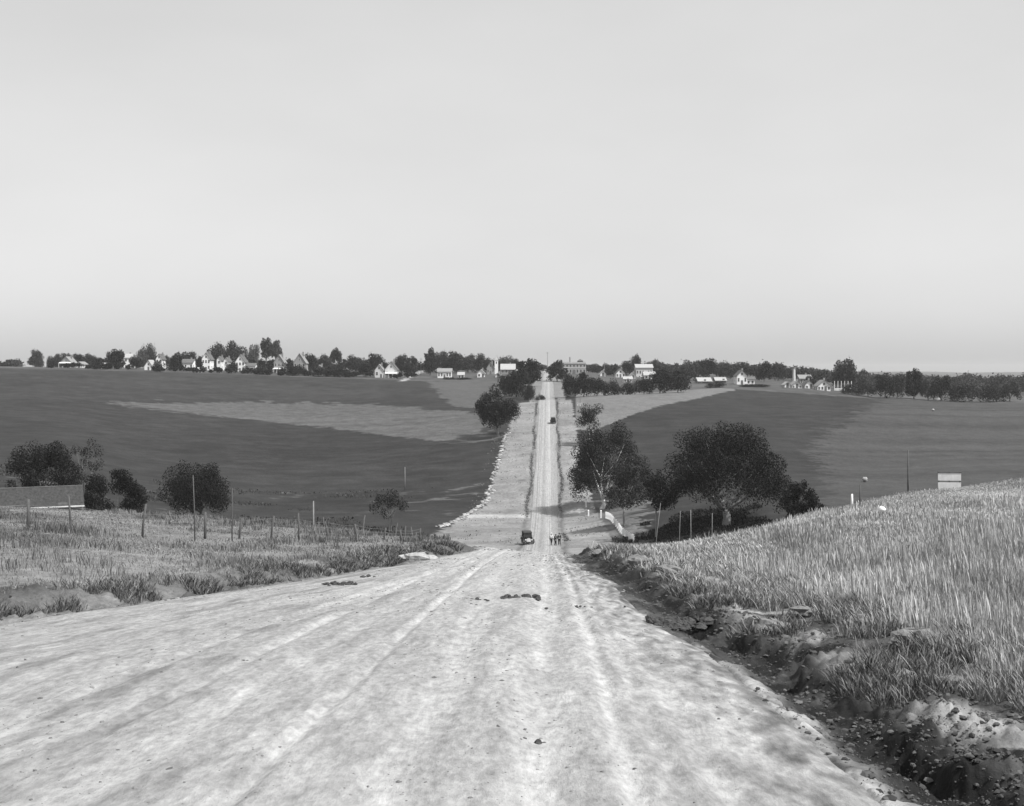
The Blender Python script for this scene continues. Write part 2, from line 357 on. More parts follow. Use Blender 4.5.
def ground_tone(X, Y, Z):
    Yc = np.maximum(Y, 1.0); px = CX + F * X / Yc; row = HR - F * Z / Yc; u = road_u(X, Y); er, el = e_right(Y), e_left(Y)
    n1 = fbm(X / 9, Y / 9, 61, 4); n2 = fbm(X / 2.2, Y / 2.2, 63, 4); n3 = fbm(X / 40, Y / 40, 65, 3); fine = fbm(X / .5, Y / .5, 67, 3)
    fz_ = fbm(X / 4, Y / 1.5, 75, 4); jx = px + 12 * n1 + 10 * fz_; jr = row + 2.0 * n1 + 3.0 * fz_
    t = np.full(X.shape, 0.0215) * (1 + 0.30 * n3 + .40 * n2 + .25 * n1 + .3 * fbm(X / 5, Y / 3, 69, 3))
    strips = vnoise(Y / 5.0 + X / 90, X / 160, 71)                     # faint strips of the sown fields
    t = t * (1 + 0.20 * strips + .5 * fbm(X / 6, Y / 2, 74, 4))
    far = Y > 140; L = px < 490; Rr = px > 575
    t = np.where(far & L & (row < 399), t * 1.22, t)
    band = far & in_poly(px + 26 * n1 + 14 * fz_, row + 3.0 * n1 + 4.5 * fz_, [(105, 404), (240, 402), (380, 405), (470, 412), (492, 416), (497, 440), (440, 442), (330, 428), (200, 414)])
    t = np.where(band, .074 * (1 + .45 * n2 + .3 * strips), t)
    t = np.where(far & in_poly(jx, jr, [(425, 381), (505, 381), (505, 412), (452, 406), (440, 395)]), .066 * (1 + .3 * n2), t)
    hill = far & (row < 430) & (px > 575) & (px < 735) & (row < np.interp(px, [575, 600, 630, 660, 700, 735], [440, 428, 416, 405, 398, 390]) + 1.0 * n1 + 1.6 * fz_)
    t = np.where(hill, .125 * (1 + .25 * n2 + .3 * n3), t)
    rt = far & (px > np.interp(row, [398, 408, 440, 480], [880, 868, 815, 822]) + 14 * n1 + 34 * fz_) & (row > 398 + 2 * fz_)
    t = np.where(rt, .043 * (1 + .35 * n2 + .5 * strips), t)
    # sandy scars along the stream bed at the foot of the far slope
    scar = far & (Y > 180) & (Y < 262) & L
    t = np.where(scar, t + .07 * sstep(.12, .40, fz_) * sstep(.08, .36, fbm(X / 12, Y / 6, 77, 4)), t)
    # town plateau
    town = (Y > 420) & (row < np.interp(px, [0, 150, 300, 440, 500, 640, 720, 880, 1010], [368, 371.5, 377, 381.5, 384, 393, 388, 399, 403]))
    t = np.where(town, .062 * (1 + .5 * n2 + .5 * n1), t)
    # valley floor to the right of the road
    t = np.where((Y > 140) & (Y < 232) & (px > 555) & (px < 645 + 30 * fz_ + 25 * n1), .105 * (1 + .5 * n1 + .4 * n2), t)
    # pale mown verges of the right of way
    vL = np.interp(Y, [140, 180, 215, 236, 320, 415, 450], [-26, -21, -17, -12.8, -12, -10.8, -10.5]) + 1.4 * n2
    vR = np.interp(Y, [140, 215, 260, 415, 450], [9.5, 9.5, 8.4, 8.4, 8.4]) + .9 * n2
    verge = (Y > 140) & (Y < 419 + 3 * n2) & (u > vL) & (u < vR)
    t = np.where(verge, .185 * (1 + .3 * n2 + .35 * n1 + .2 * vnoise(Y / 2.4, X / 14, 73)), t)
    t = np.where((Y > 419) & (Y < 720) & (u > -7) & (u < 6.5), .15 * (1 + .3 * n2), t)
    drive = (np.abs(Y - 221 - 1.2 * n1) < 2.2) & (u > -16) & (u < 9)
    t = np.where(drive, .30 * (1 + .3 * n2), t)
    # lane climbing to the town on the left
    lane = (np.abs(px - np.interp(Y, [560, 600, 700, 800], [402, 408, 420, 427]) - 2 * n2) < 3.2) & (Y > 560) & (Y < 800)
    t = np.where(lane, .26, t)
    # near hill: dry grass and bare banks
    near = Y < 140
    dry = np.where(u < 0, .16, .21) * (1 + .35 * n2 + .3 * n1 + .3 * fine)
    t = np.where(near, dry, t)
    dr, dl = d_right(Y), d_left(Y)
    bank = near & (u > er - .2) & (u < dr + np.interp(Y, [10, 20, 26, 40], [2.4, 3.2, 3.0, 2.2]) + 1.6 * n2)
    soil = np.where(u < dr - .15, .15, .060) + np.where(u < dr - .15, .16, .17) * sstep(-.05, .3, fbm(X / 1.1, Y / 1.1, 81, 4)) - .10 * sstep(.0, .35, fbm(X / .7, Y / .7, 83, 4))
    t = np.where(bank, soil * (1 + .3 * fine), t)
    bl = near & (u < el + .2) & (u > dl - 2.6 + 1.5 * n2)
    t = np.where(bl, (.10 + .09 * n2) * (1 + .4 * fine), t)
    soil_shade = np.clip(1.25 * np.exp(-((u - dr - .08) / (np.interp(Y, [12, 18, 24, 32, 44, 55], [.62, .62, .9, .95, .75, .5]) + .25 * n2 + .2 * fine)) ** 4), 0, 1) * (Y < 64)  # dark wet soil plus the bank's shade, painted into the ditch tone
    t = t * (1 - .80 * soil_shade)
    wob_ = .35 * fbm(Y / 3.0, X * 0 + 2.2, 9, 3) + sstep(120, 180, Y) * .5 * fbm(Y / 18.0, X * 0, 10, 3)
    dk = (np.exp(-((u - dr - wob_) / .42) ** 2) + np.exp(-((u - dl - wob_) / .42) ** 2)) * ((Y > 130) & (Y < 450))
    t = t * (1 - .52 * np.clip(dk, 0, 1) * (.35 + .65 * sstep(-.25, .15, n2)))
    return np.clip(t, .012, .6)

px_cols = np.concatenate([np.arange(-140, 0, 9), np.arange(0, 470, 3.0), np.arange(470, 640, 1.5), np.arange(640, 1026, 2.6), np.arange(1030, 1165, 9)])
az = np.arctan((px_cols - CX) / F)
az = np.concatenate([np.radians(np.arange(-178, -30, 3.0)), az, np.radians(np.arange(31.5, 180, 3.0))])
rad = np.concatenate([np.geomspace(1.5, 9, 24)[:-1], np.geomspace(9, 62, 270), np.linspace(63, 148, 60), np.linspace(149, 450, 300), np.linspace(453, 800, 116), np.geomspace(812, 4600, 44)])
AZ, RD = np.meshgrid(az, rad)
GX = RD * np.sin(AZ); GY = RD * np.cos(AZ); GZ = ground_z(GX, GY); GT = ground_tone(GX, GY, GZ)
nr, nc = GX.shape
idx = np.arange(nr * nc).reshape(nr, nc); nxt = np.roll(idx, -1, 1)
quads = np.stack([idx[:-1], nxt[:-1], nxt[1:], idx[1:]], -1).reshape(-1, 4)[:, ::-1]
V = np.stack([GX, GY, GZ], -1).reshape(-1, 3)
ctr = len(V); V = np.vstack([V, [[0, 0, gz(0, 0)]]]); tri = np.stack([idx[0], np.full(nc, ctr), nxt[0]], -1)[:, ::-1]
me = raw_mesh('ground', V, [quads, tri[:, ::-1]], np.append(GT.ravel(), .16), smooth=True)
me.materials.append(M['ground']); tag(link('ground', me), 'two facing grassy hillsides with dark sown fields and a valley between them', 'ground', kind='structure')

# the dirt road
ry = np.concatenate([np.linspace(-14, 7, 40)[:-1], np.geomspace(7, 64, 520), np.linspace(66, 148, 60), np.linspace(150, 450, 220), np.linspace(454, 775, 100)])
rt = np.linspace(0, 1, 221)
RY, RT = np.meshgrid(ry, rt, indexing='ij')
jit = (0.35 * fbm(RY / 2.0, RT * 0, 91, 3)) * sstep(140, 60, RY) + sstep(140, 180, RY) * .55 * fbm(RY / 16.0, RT * 3.3, 92, 3)
el_, er_ = e_left(RY) + jit * (1 - RT), e_right(RY) + jit * RT
RU = el_ + (er_ - el_) * RT; RX = RU + SLOPE * RY; RZ = road_z(RX, RY)
LN = RT * 16.5
n_a = fbm(LN / 1.8, RY / 9, 101, 5); n_b = fbm(LN / .30, RY / np.interp(RY, [9, 30, 60], [.8, 1.6, 3.0]), 103, 4); n_c = fbm(LN / .24, RY / 34, 105, 4); n_d = fbm(LN / .12, RY / .5, 106, 3)
n_e = fbm(LN / .10, RY / 55, 108, 3)
rtone = .278 * (1 + .08 * n_a + .24 * n_b + .06 * n_c + .26 * n_d + .06 * sstep(.14, .36, n_e) - .06 * sstep(.16, .38, -n_e))
for k, (uc, wd, dp) in enumerate(tracks(RY)):
    g = np.exp(-((RU - uc) / (wd * 1.0)) ** 2); rtone = rtone * (1 + (.34 if k in (0, 2) else .12) * g * (RY < 64) * (1 + .8 * n_c)) + .05 * g * (RY > 140)
left_rough = sstep(-1.5, -7, RU) * sstep(64, 45, RY)
rtone = rtone * (1 - .06 * left_rough) * (1 - .30 * left_rough * sstep(.12, .35, fbm(LN / .5, RY / 2.2, 107, 4)))
rs_ = np.exp(-((er_ - RU) / 1.5) ** 2) * (RY < 64)
rtone = rtone * (1 - .20 * rs_ * (1 + 5.0 * fbm(LN / .16, RY / .55, 109, 4)))
rtone = rtone * np.interp(RY, [58, 130, 200, 420, 430, 700], [1, .84, .82, .88, .78, .88])
rtone = np.clip(rtone, .08, .44)
edge = np.minimum(RT * (er_ - el_), (1 - RT) * (er_ - el_))
rtone = rtone * (1 - .22 * np.exp(-(edge / .4) ** 2) * (1 + 3 * n_b + 3 * n_d))
ri = np.arange(RX.size).reshape(RX.shape)
rq = np.stack([ri[:-1, :-1], ri[:-1, 1:], ri[1:, 1:], ri[1:, :-1]], -1).reshape(-1, 4)
me = raw_mesh('dirt_road', np.stack([RX, RY, RZ], -1).reshape(-1, 3), [rq], np.clip(rtone, .03, .7).ravel(), smooth=True)
me.materials.append(M['road']); tag(link('road', me), 'pale rutted dirt road running straight down one hill and up the next', 'road', kind='structure')

# ------------------------------------------------------------------ haze over the valley
hz = MB().box(-4800, 4800, -4800, 4800, -60, 22.5)
hm = bpy.data.materials.new('haze'); hm.use_nodes = True; ht = hm.node_tree; ht.nodes.remove(ht.nodes['Principled BSDF'])
pv = ht.nodes.new('ShaderNodeVolumePrincipled'); pv.inputs['Color'].default_value = (.95, .95, .95, 1); pv.inputs['Density'].default_value = 0.0001
pv.inputs['Anisotropy'].default_value = 0.2
ht.links.new(pv.outputs[0], ht.nodes['Material Output'].inputs['Volume'])
tag(hz.build('haze', hm), 'thin pale haze lying over the valley and the far town', 'haze', kind='stuff')

# ------------------------------------------------------------------ grass, weeds
def blades(name, label, X, Y, h, wd, tone, lean=.25, seedhead=.5, mat='grass', cat='grass', dz=-.03):
    n = len(X); Z = ground_z(X, Y) + dz
    a = rs.uniform(0, 2 * np.pi, n); la = rs.uniform(0, 2 * np.pi, n); lm = h * lean * rs.uniform(.2, 1.2, n)
    lx = lm * np.cos(la) - .05 * h; ly = lm * np.sin(la)
    sx, sy = np.cos(a) * wd / 2, np.sin(a) * wd / 2
    sh = rs.rand(n) < seedhead; bw_ = np.where(sh, .35, 1.0); mw = np.where(sh, 1.25, .8); mh = np.where(sh, .8, .5)
    Vx = np.stack([X - sx * bw_, X + sx * bw_, X + lx * mh**1.6 + sx * mw, X + lx * mh**1.6 - sx * mw, X + lx], 1)
    Vy = np.stack([Y - sy * bw_, Y + sy * bw_, Y + ly * mh**1.6 + sy * mw, Y + ly * mh**1.6 - sy * mw, Y + ly], 1)
    Vz = np.stack([Z, Z, Z + h * mh, Z + h * mh, Z + h], 1)
    Vv = np.stack([Vx, Vy, Vz], -1).reshape(-1, 3); b = np.arange(n) * 5
    q = np.stack([b, b + 1, b + 2, b + 3], 1); t3 = np.stack([b + 3, b + 2, b + 4], 1)
    me = raw_mesh(name, Vv, [q, t3], np.repeat(tone, 5)); me.materials.append(M[mat])
    return tag(link(name, me), label, cat, kind='stuff')

def scatter(n, px0, px1, d0, d1, p):
    """n ground points in the wedge between two lines of sight, thinning out with distance by power p"""
    U = rs.rand(n); D = (d0 ** (1 - p) + U * (d1 ** (1 - p) - d0 ** (1 - p))) ** (1 / (1 - p)); px = rs.uniform(px0, px1, n)
    return (px - CX) / F * D, D

# tall dry grass on the right-hand slope
X, Y = scatter(680000, 560, 1230, 9, 128, 0.3); u = road_u(X, Y)
dens = fbm(X / 5, Y / 5, 111, 3); lim = d_right(Y) + 2.0 + 1.1 * fbm(X / 2, Y / 2, 113, 3) + np.interp(Y, [10, 16, 24, 40, 60], [1.2, 1.0, 1.3, 2.4, 3.5])
keep = (u > lim) & (rs.rand(len(X)) < .72 + 1.1 * dens); X, Y = X[keep], Y[keep]
ht_ = (.44 + .75 * fbm(X / 3.2, Y / 3.2, 115, 4)) * np.where(rs.rand(len(X)) < .12, rs.uniform(1.3, 1.9, len(X)), rs.uniform(.45, 1.2, len(X))) * np.interp(road_u(X, Y) - d_right(Y), [2, 5, 9], [.5, .7, 1]) * np.interp(Y, [10, 30, 60, 100], [1.2, 1.1, .62, .30])
tn = .385 * rs.uniform(.6, 1.3, len(X)) * (1 + .6 * fbm(X / 6, Y / 6, 117, 3))
blades('tall_grass', 'tall dry grass with pale seed heads covering the right-hand slope', X, Y, np.clip(ht_, .12, 1.4), (.0045 + .00044 * Y) * rs.uniform(.7, 1.5, len(X)), np.clip(tn, .1, .62))
n = 130000; Y = 9 * (72 / 9) ** rs.rand(n); u = d_right(Y) + np.interp(Y, [9, 24, 34, 46], [1.7, 1.7, 1.1, .7]) + np.interp(Y, [20, 30, 45, 60], [2.6, 4.2, 7, 9]) * rs.rand(n) ** .9; X = u + SLOPE * Y
keep = (fbm(X / .9, Y / .9, 119, 3) + .16 * (u - d_right(Y) - 1.4) > np.interp(Y, [24, 34], [.30, .02]) + .12 * rs.rand(n)); X, Y, u = X[keep], Y[keep], u[keep]
tn = .22 * rs.uniform(.5, 1.3, len(X)) * np.interp(Y, [26, 40], [1, 1.55])
blades('bank_grass', 'ragged short dry grass hanging over the right-hand road bank', X, Y, rs.uniform(.10, .42, len(X)), (.005 + .0005 * Y) * rs.uniform(.7, 1.5, len(X)), tn, lean=.8, seedhead=.3)
# shorter dry grass on the left-hand slope
X, Y = scatter(260000, -120, 470, 26, 105, 0.3); u = road_u(X, Y); dl = d_left(Y)
keep = (u < dl - 1.4 + 1.6 * fbm(X / 2, Y / 2, 121, 3)) & (rs.rand(len(X)) < .6 + 1.1 * fbm(X / 5, Y / 5, 123, 3)); X, Y = X[keep], Y[keep]
clump = sstep(.08, .4, fbm(X / 3.5, Y / 3.5, 125, 3))
tn = .178 * rs.uniform(.72, 1.25, len(X)) * (1 + .5 * fbm(X / 7, Y / 7, 127, 3)) * (1 - .35 * clump)
blades('meadow_grass', 'short dry grass on the left-hand slope around the fence', X, Y, (.10 + .34 * clump) * rs.uniform(.5, 1.3, len(X)), (.005 + .0005 * Y) * rs.uniform(.7, 1.5, len(X)), np.clip(tn, .05, .4), lean=.5, seedhead=.3)
# dark leafy weeds along both ditches of the near road
n = 240000; Y = rs.uniform(14, 62, n); side = rs.rand(n) < .55
u = np.where(side, d_left(Y) + .1 - np.abs(rs.normal(0, .75, n)), d_right(Y) + .55 + np.abs(rs.normal(0, .75, n))); X = u + SLOPE * Y
keep = (fbm(X / 1.6, Y / 1.6, 131, 3) + np.where(side, .24, -.1 * sstep(26, 40, Y)) > .12 + .26 * rs.rand(n)); X, Y, side = X[keep], Y[keep], side[keep]
blades('ditch_weeds', 'dark ragged weeds growing along the ditch edges of the near road', X, Y, np.where(side, .17, .16) * rs.uniform(.3, 2.0, len(X)), (.006 + .0004 * Y) * rs.uniform(.6, 1.4, len(X)), .115 * rs.uniform(.3, 2.0, len(X)), lean=.9, seedhead=.5, cat='weeds')
# weeds lining the far ditches and rough tufts on the far verges
n = 15000; Y = rs.uniform(176, 440, n); k = rs.rand(n); wob_ = .35 * fbm(Y / 3.0, Y * 0 + 2.2, 9, 3) + sstep(120, 180, Y) * .5 * fbm(Y / 18.0, Y * 0, 10, 3)
u = np.where(k < .3, d_left(Y) + wob_ + rs.normal(0, .22, n), np.where(k < .62, d_right(Y) + wob_ + rs.normal(0, .22, n), rs.uniform(-16, 9, n))); X = u + SLOPE * Y
verge = k >= .62; keep = ((~verge) & (fbm(Y / 30, X * .02 + side.size, 141, 3) > -.25 + .2 * rs.rand(len(X)))) | (verge & (fbm(X / 4, Y / 3, 143, 3) > .12) & ((u > e_right(Y) + .6) | (u < e_left(Y) - .6)))
X, Y, verge = X[keep], Y[keep], verge[keep]
blades('verge_tufts', 'dark weeds in the roadside ditches and rough tufts on the far verges', X, Y, np.where(verge, .2, .11) * rs.uniform(.5, 1.5, len(X)), rs.uniform(.10, .24, len(X)), np.where(verge, .15, .075) * rs.uniform(.6, 1.5, len(X)), lean=.5, cat='weeds')
# brush along the stream and field foot
X, Y = scatter(40000, -60, 480, 150, 262, 0.0); keep = fbm(X / 11, Y / 8, 151, 3) + .25 * rs.rand(len(X)) > .30; keep &= road_u(X, Y) < -24 - 6 * rs.rand(len(X)); X, Y = X[keep], Y[keep]
blades('stream_brush', 'dark scrubby brush along the stream at the foot of the far field', X, Y, rs.uniform(.15, .6, len(X)), rs.uniform(.10, .3, len(X)), .04 * rs.uniform(.5, 1.8, len(X)), lean=.6, cat='brush')
X, Y = scatter(22000, 560, 860, 120, 215, 0.0); keep = (fbm(X / 9, Y / 9, 153, 3) > -.05) & (road_u(X, Y) > 9.5) & (Y < 178 - 20 * sstep(14, 24, road_u(X, Y))); X, Y = X[keep], Y[keep]
blades('valley_grass', 'rough tufted grass on the valley floor under the big trees', X, Y, rs.uniform(.15, .5, len(X)), rs.uniform(.1, .25, len(X)), .065 * rs.uniform(.5, 1.6, len(X)), lean=.5)

# loose stones and clods on the road surface (uncountable)
n = 7000; Y = 9 * (62 / 9) ** rs.rand(n); t_ = rs.rand(n); t_ = np.where(rs.rand(n) < .4, t_ ** 2.2, t_); u = e_left(Y) + (e_right(Y) - e_left(Y)) * t_; X = u + SLOPE * Y
keep = fbm(X / 1.5, Y / 4, 161, 3) > .1; X, Y = X[keep], Y[keep]; Z = road_z(X, Y)
s = (.007 + .024 * rs.rand(len(X)) ** 4) * np.interp(Y, [9, 60], [.9, 2.4])
n = 24000; Yb = 9 * (60 / 9) ** rs.rand(n); sd_ = rs.rand(n) < .8
ub = np.where(sd_, d_right(Yb) + rs.normal(.7, .8, n), d_left(Yb) - .3 + rs.normal(0, .9, n)); Xb = ub + SLOPE * Yb
keep = np.where(sd_, ub > e_right(Yb) - .3, ub < e_left(Yb) + .3) & (fbm(Xb / 1.3, Yb / 1.3, 163, 3) > -.1); Xb, Yb = Xb[keep], Yb[keep]
X = np.concatenate([X, Xb]); Y = np.concatenate([Y, Yb]); Z = np.concatenate([Z, ground_z(Xb, Yb) + .01]); s = np.concatenate([s, .007 + .045 * rs.rand(len(Xb)) ** 7]); n = len(X)
g_ = (1 + 5 ** .5) / 2; oct_ = np.array([(-1, g_, 0), (1, g_, 0), (-1, -g_, 0), (1, -g_, 0), (0, -1, g_), (0, 1, g_), (0, -1, -g_), (0, 1, -g_), (g_, 0, -1), (g_, 0, 1), (-g_, 0, -1), (-g_, 0, 1)]) / 1.9
sq = np.stack([rs.uniform(.8, 1.5, n), rs.uniform(.7, 1.3, n), rs.uniform(.4, .8, n)], -1)[:, None]; th_ = rs.uniform(0, 6.28, n)
O = oct_[None] * sq * s[:, None, None] * rs.uniform(.7, 1.25, (n, 12, 1)); cs, sn = np.cos(th_)[:, None], np.sin(th_)[:, None]
O = np.stack([O[..., 0] * cs - O[..., 1] * sn, O[..., 0] * sn + O[..., 1] * cs, O[..., 2]], -1)
P = np.stack([X, Y, Z], -1)[:, None] + O; b = (np.arange(n) * 12)[:, None]
of = np.array([(0,11,5),(0,5,1),(0,1,7),(0,7,10),(0,10,11),(1,5,9),(5,11,4),(11,10,2),(10,7,6),(7,1,8),(3,9,4),(3,4,2),(3,2,6),(3,6,8),(3,8,9),(4,9,5),(2,4,11),(6,2,10),(8,6,7),(9,8,1)])
me = raw_mesh('loose_clods', P.reshape(-1, 3), [(b[:, None] + of[None]).reshape(-1, 3)], np.repeat(np.where(np.arange(n) < n - len(Xb), rs.uniform(.08, .24, n), rs.uniform(.03, .11, n)), 12)); me.materials.append(M['grass'])
tag(link('loose_clods', me), 'small loose clods and stones strewn over the near road', 'clods', kind='stuff')

n = 420; Y = rs.uniform(205, 345, n); u = np.interp(Y, [205, 215, 236, 320, 345], [-19, -17, -12.9, -12.2, -11.9]) + rs.normal(0, .35, n); X = u + SLOPE * Y
keep = fbm(Y / 9, Y * 0, 181, 3) > -.12; X, Y = X[keep], Y[keep]; n = len(X); s = rs.uniform(.12, .42, n)
O = (oct_[None] * s[:, None, None] * rs.uniform(.6, 1.35, (n, 12, 1)) * np.array([1.2, 1, .7])); P = np.stack([X, Y, ground_z(X, Y) + .08], -1)[:, None] + O
me = raw_mesh('rubble', P.reshape(-1, 3), [((np.arange(n) * 12)[:, None][:, None] + of[None]).reshape(-1, 3)], np.repeat(rs.uniform(.15, .42, n), 12)); me.materials.append(M['grass'])
tag(link('rubble', me), 'ragged pale rubble along the left outer edge of the far road verge', 'rubble', kind='stuff')

# ------------------------------------------------------------------ trees
def tree_parts(seed, H, W, cb, leaf=.3, n=4000, clumps=26, trunk_r=None, lean=(0, 0), forks=5, fork_at=.6, lump=.24, squash=1.0, stems=1, droop=0.0):
    """crown (V, quads) and trunk MB of one tree, base at the origin"""
    q = np.random.RandomState(seed); cz = (cb + H) / 2; rz_ = (H - cb) / 2; rx = W / 2
    top = np.array([lean[0], lean[1], 0.0])
    C = []; k = 0
    while len(C) < clumps and k < 4000:
        k += 1; d = q.normal(size=3); d /= np.linalg.norm(d); r = q.uniform(.45, .82) / max(.80, (abs(d[0]) ** 3 + abs(d[1]) ** 3 + abs(d[2]) ** 3) ** (1 / 3))
        if d[2] < -.55: continue
        c = d * r * np.array([rx, rx * squash, rz_]); c[2] += cz + rz_ * .08; c += top * (c[2] / H)
        if droop: c[2] -= droop * rz_ * max(0, np.hypot(c[0] - top[0] * .7, c[1]) / rx - .45) * 2.2
        if all(np.linalg.norm(c - p) > W * .085 for p in C): C.append(c)
    C = np.array(C); cr = W * lump * q.uniform(.65, 1.15, len(C)) * .78; cr = np.minimum(cr, (rz_ + rx) * .45)
    wgt = cr ** 2; ci = q.choice(len(C), n, p=wgt / wgt.sum())
    d = q.normal(size=(n, 3)); d /= np.linalg.norm(d, axis=1)[:, None]
    r = cr[ci] * q.rand(n) ** (1 / 3.4) * (1 + .14 * q.normal(size=n) * (q.rand(n) < .2))
    P = C[ci] + d * r[:, None] * np.array([1, 1, .82])
    P[:, 2] = np.maximum(P[:, 2], cb * .8 if cb > 1 else .1)
    P[:, 0] = top[0] * .7 + (P[:, 0] - top[0] * .7) * (W / 2) / np.percentile(np.abs(P[:, 0] - top[0] * .7), 98.5)
    P[:, 1] = top[1] * .7 + (P[:, 1] - top[1] * .7) * (W / 2) / np.percentile(np.abs(P[:, 1] - top[1] * .7), 98.5)
    zl, zh = np.percentile(P[:, 2], [2, 99.3]); P[:, 2] = cb + (P[:, 2] - zl) * (H - cb) / (zh - zl)
    if cb < 1: P[:, 2] = np.maximum(P[:, 2], .1)
    if droop:
        rho = np.hypot(P[:, 0] - top[0] * .7, P[:, 1]) / (W / 2); ok = P[:, 2] > cb + .42 * (H - cb) * (1 - rho ** 2)
        P, d, ci = P[ok], d[ok], ci[ok]; n = len(P)
    nrm = d * 1.0 + q.normal(size=(n, 3)) * .55; nrm /= np.linalg.norm(nrm, axis=1)[:, None]
    a = np.cross(nrm, q.normal(size=(n, 3))); a /= np.linalg.norm(a, axis=1)[:, None]; b = np.cross(nrm, a)
    s = leaf * q.uniform(.55, 1.25, n)[:, None]
    V = np.stack([P - a * s * .5, P - b * s * .32, P + a * s * .5, P + b * s * .32], 1).reshape(-1, 3)
    Q = np.arange(n * 4).reshape(-1, 4); tree_parts.tone = np.repeat(q.uniform(.7, 1.55, len(C))[ci] * q.uniform(.8, 1.25, n), 4)
    mb = MB(); tr = trunk_r or W * .03
    for st in range(stems):
        ox = (st - (stems - 1) / 2) * tr * 3.2; tilt = ox * 2.2
        fz = max(cb * fork_at, .12 * H)
        fk = np.array([ox + tilt * .5, 0, fz]) + top * (fz / H)
        mb.tube([(ox, 0, -.4), (ox + .1 * tr, 0, .12 * fz), (ox * .7 + fk[0] * .3 + q.normal() * tr * .4, q.normal() * tr * .3, fz * .55), fk], [tr * 1.5, tr * 1.1, tr * .92, tr * .85], 9)
        order = np.argsort(np.abs(q.rand(len(C)))); m = 0
        for j in order[:max(forks, 3)]:
            c = C[j]; mid = fk * .5 + c * .5 + np.array([0, 0, -.04 * H]) * q.rand() + q.normal(size=3) * .03 * W * np.array([1, 1, .3])
            mb.tube([fk - np.array([0, 0, tr * .4]), fk * .72 + mid * .28, mid, c], [tr * .6, tr * .48, tr * .32, tr * .1], 6)
            for _ in range(2):
                e = C[q.randint(len(C))]
                if np.linalg.norm(e - mid) < W * .45: mb.tube([mid, (mid + e) / 2 + q.normal(size=3) * .02 * W, e], [tr * .26, tr * .17, tr * .06], 5)
    return V, Q, mb

def make_tree(name, label, cat, loc, leafm, barkm, group=None, rz=0.0, **kw):
    Vv, Q, mb = tree_parts(**kw)
    t = thing(name, label, cat, loc, rz, group)
    mb.build('trunk', M[barkm], t, smooth=True)
    cm = raw_mesh('crown', Vv, [Q], tree_parts.tone); cm.materials.append(M[leafm]); link('crown', cm, t)
    return t

S = lambda D: D / F        # metres per pixel at that distance
def near_tree(name, label, cat, px, D, wpx, top_row, cb_row, leafm, barkm, **kw):
    p = at(px, D, .05); base_row = HR - p[2] / D * F
    return make_tree(name, label, cat, p, leafm, barkm, H=(base_row - top_row) * S(D), W=wpx * S(D), cb=max(.2, (base_row - cb_row) * S(D)), **kw)

elmD = find_D(722, 528, 150, 200)
near_tree('elm_tree', 'biggest tree, broad dark dome on a thick forked trunk in the right valley', 'tree', 726, elmD, 114, 427, 503, 'leaf_dark', 'bark_pale', seed=3, leaf=.29, n=50000, clumps=95, trunk_r=.62, forks=10, fork_at=.72, lump=.15, droop=.45)
dR = find_D(603, 509, 195, 245)
near_tree('leaning_tree', 'large dark tree with pale leaning trunk behind the top of the white guard rail', 'tree', 602, dR, 72, 428, 498, 'leaf_dark', 'bark_white', seed=8, leaf=.32, n=32000, clumps=70, trunk_r=.42, forks=7, fork_at=.85, lump=.16, lean=(1.6, 0), droop=.25)
near_tree('valley_tree', 'half-hidden dark tree with a thin pale trunk right beside the large leaning tree', 'tree', 624, 186, 46, 458, 505, 'leaf_mid', 'bark_pale', seed=9, leaf=.34, n=6500, clumps=28, trunk_r=.17, forks=6, fork_at=.9)
near_tree('slender_tree', 'small slender tree with a thin straight trunk left of the broad dome-crowned tree', 'tree', 656, 168, 38, 470, 507, 'leaf_dark', 'bark_pale', seed=10, leaf=.32, n=4600, clumps=24, trunk_r=.14, forks=5, fork_at=.9)
near_tree('shrub', 'dark spiky shrub on the far side of the right-hand grass slope beside the big tree', 'shrub', 803, 152, 38, 483, 530, 'leaf_black', 'bark', seed=12, leaf=.24, n=12000, clumps=40, trunk_r=.12, forks=8, stems=3, lump=.16)
dL = find_D(499, 436, 290, 380)
near_tree('roadside_tree', 'dark round tree with pale trunk alone at the left verge halfway up the far road', 'tree', 498, dL, 42, 388, 424, 'leaf_black', 'bark_pale', seed=14, leaf=.42, n=16000, clumps=40, trunk_r=.36, forks=6, fork_at=.85, lump=.19)
dB = find_D(592, 446, 270, 360)
near_tree('roadside_tree', 'small round tree on twin whitish trunks right of the far road', 'tree', 591, dB, 27, 404, 427, 'leaf_dark', 'bark_white', seed=15, leaf=.36, n=3600, clumps=16, trunk_r=.16, forks=4, fork_at=.9, stems=2)
near_tree('field_tree', 'dark round low-crowned tree standing behind the left fence brow', 'tree', 197, 196, 64, 465, 508, 'leaf_black', 'bark', seed=46, leaf=.28, n=20000, clumps=46, lump=.19, trunk_r=.2, forks=7, stems=2, fork_at=.7)
near_tree('sapling', 'small open two-stemmed tree at the foot of the left field near the road', 'tree', 390, 197, 37, 490, 517, 'leaf_dark', 'bark', seed=17, leaf=.26, n=2500, clumps=13, trunk_r=.1, forks=5, stems=2, fork_at=.9, lump=.2)
near_tree('farm_tree', 'ragged dark tree behind the low shed at the left edge', 'tree', 44, 168, 64, 444, 492, 'leaf_dark', 'bark', seed=18, leaf=.28, n=15000, clumps=44, lump=.17, trunk_r=.22, forks=8)
near_tree('farm_tree', 'thin-topped tree with bare twigs rising right behind the low shed', 'tree', 82, 175, 42, 440, 495, 'leaf_mid', 'bark', seed=19, leaf=.26, n=2600, clumps=20, trunk_r=.16, forks=16, lump=.17)
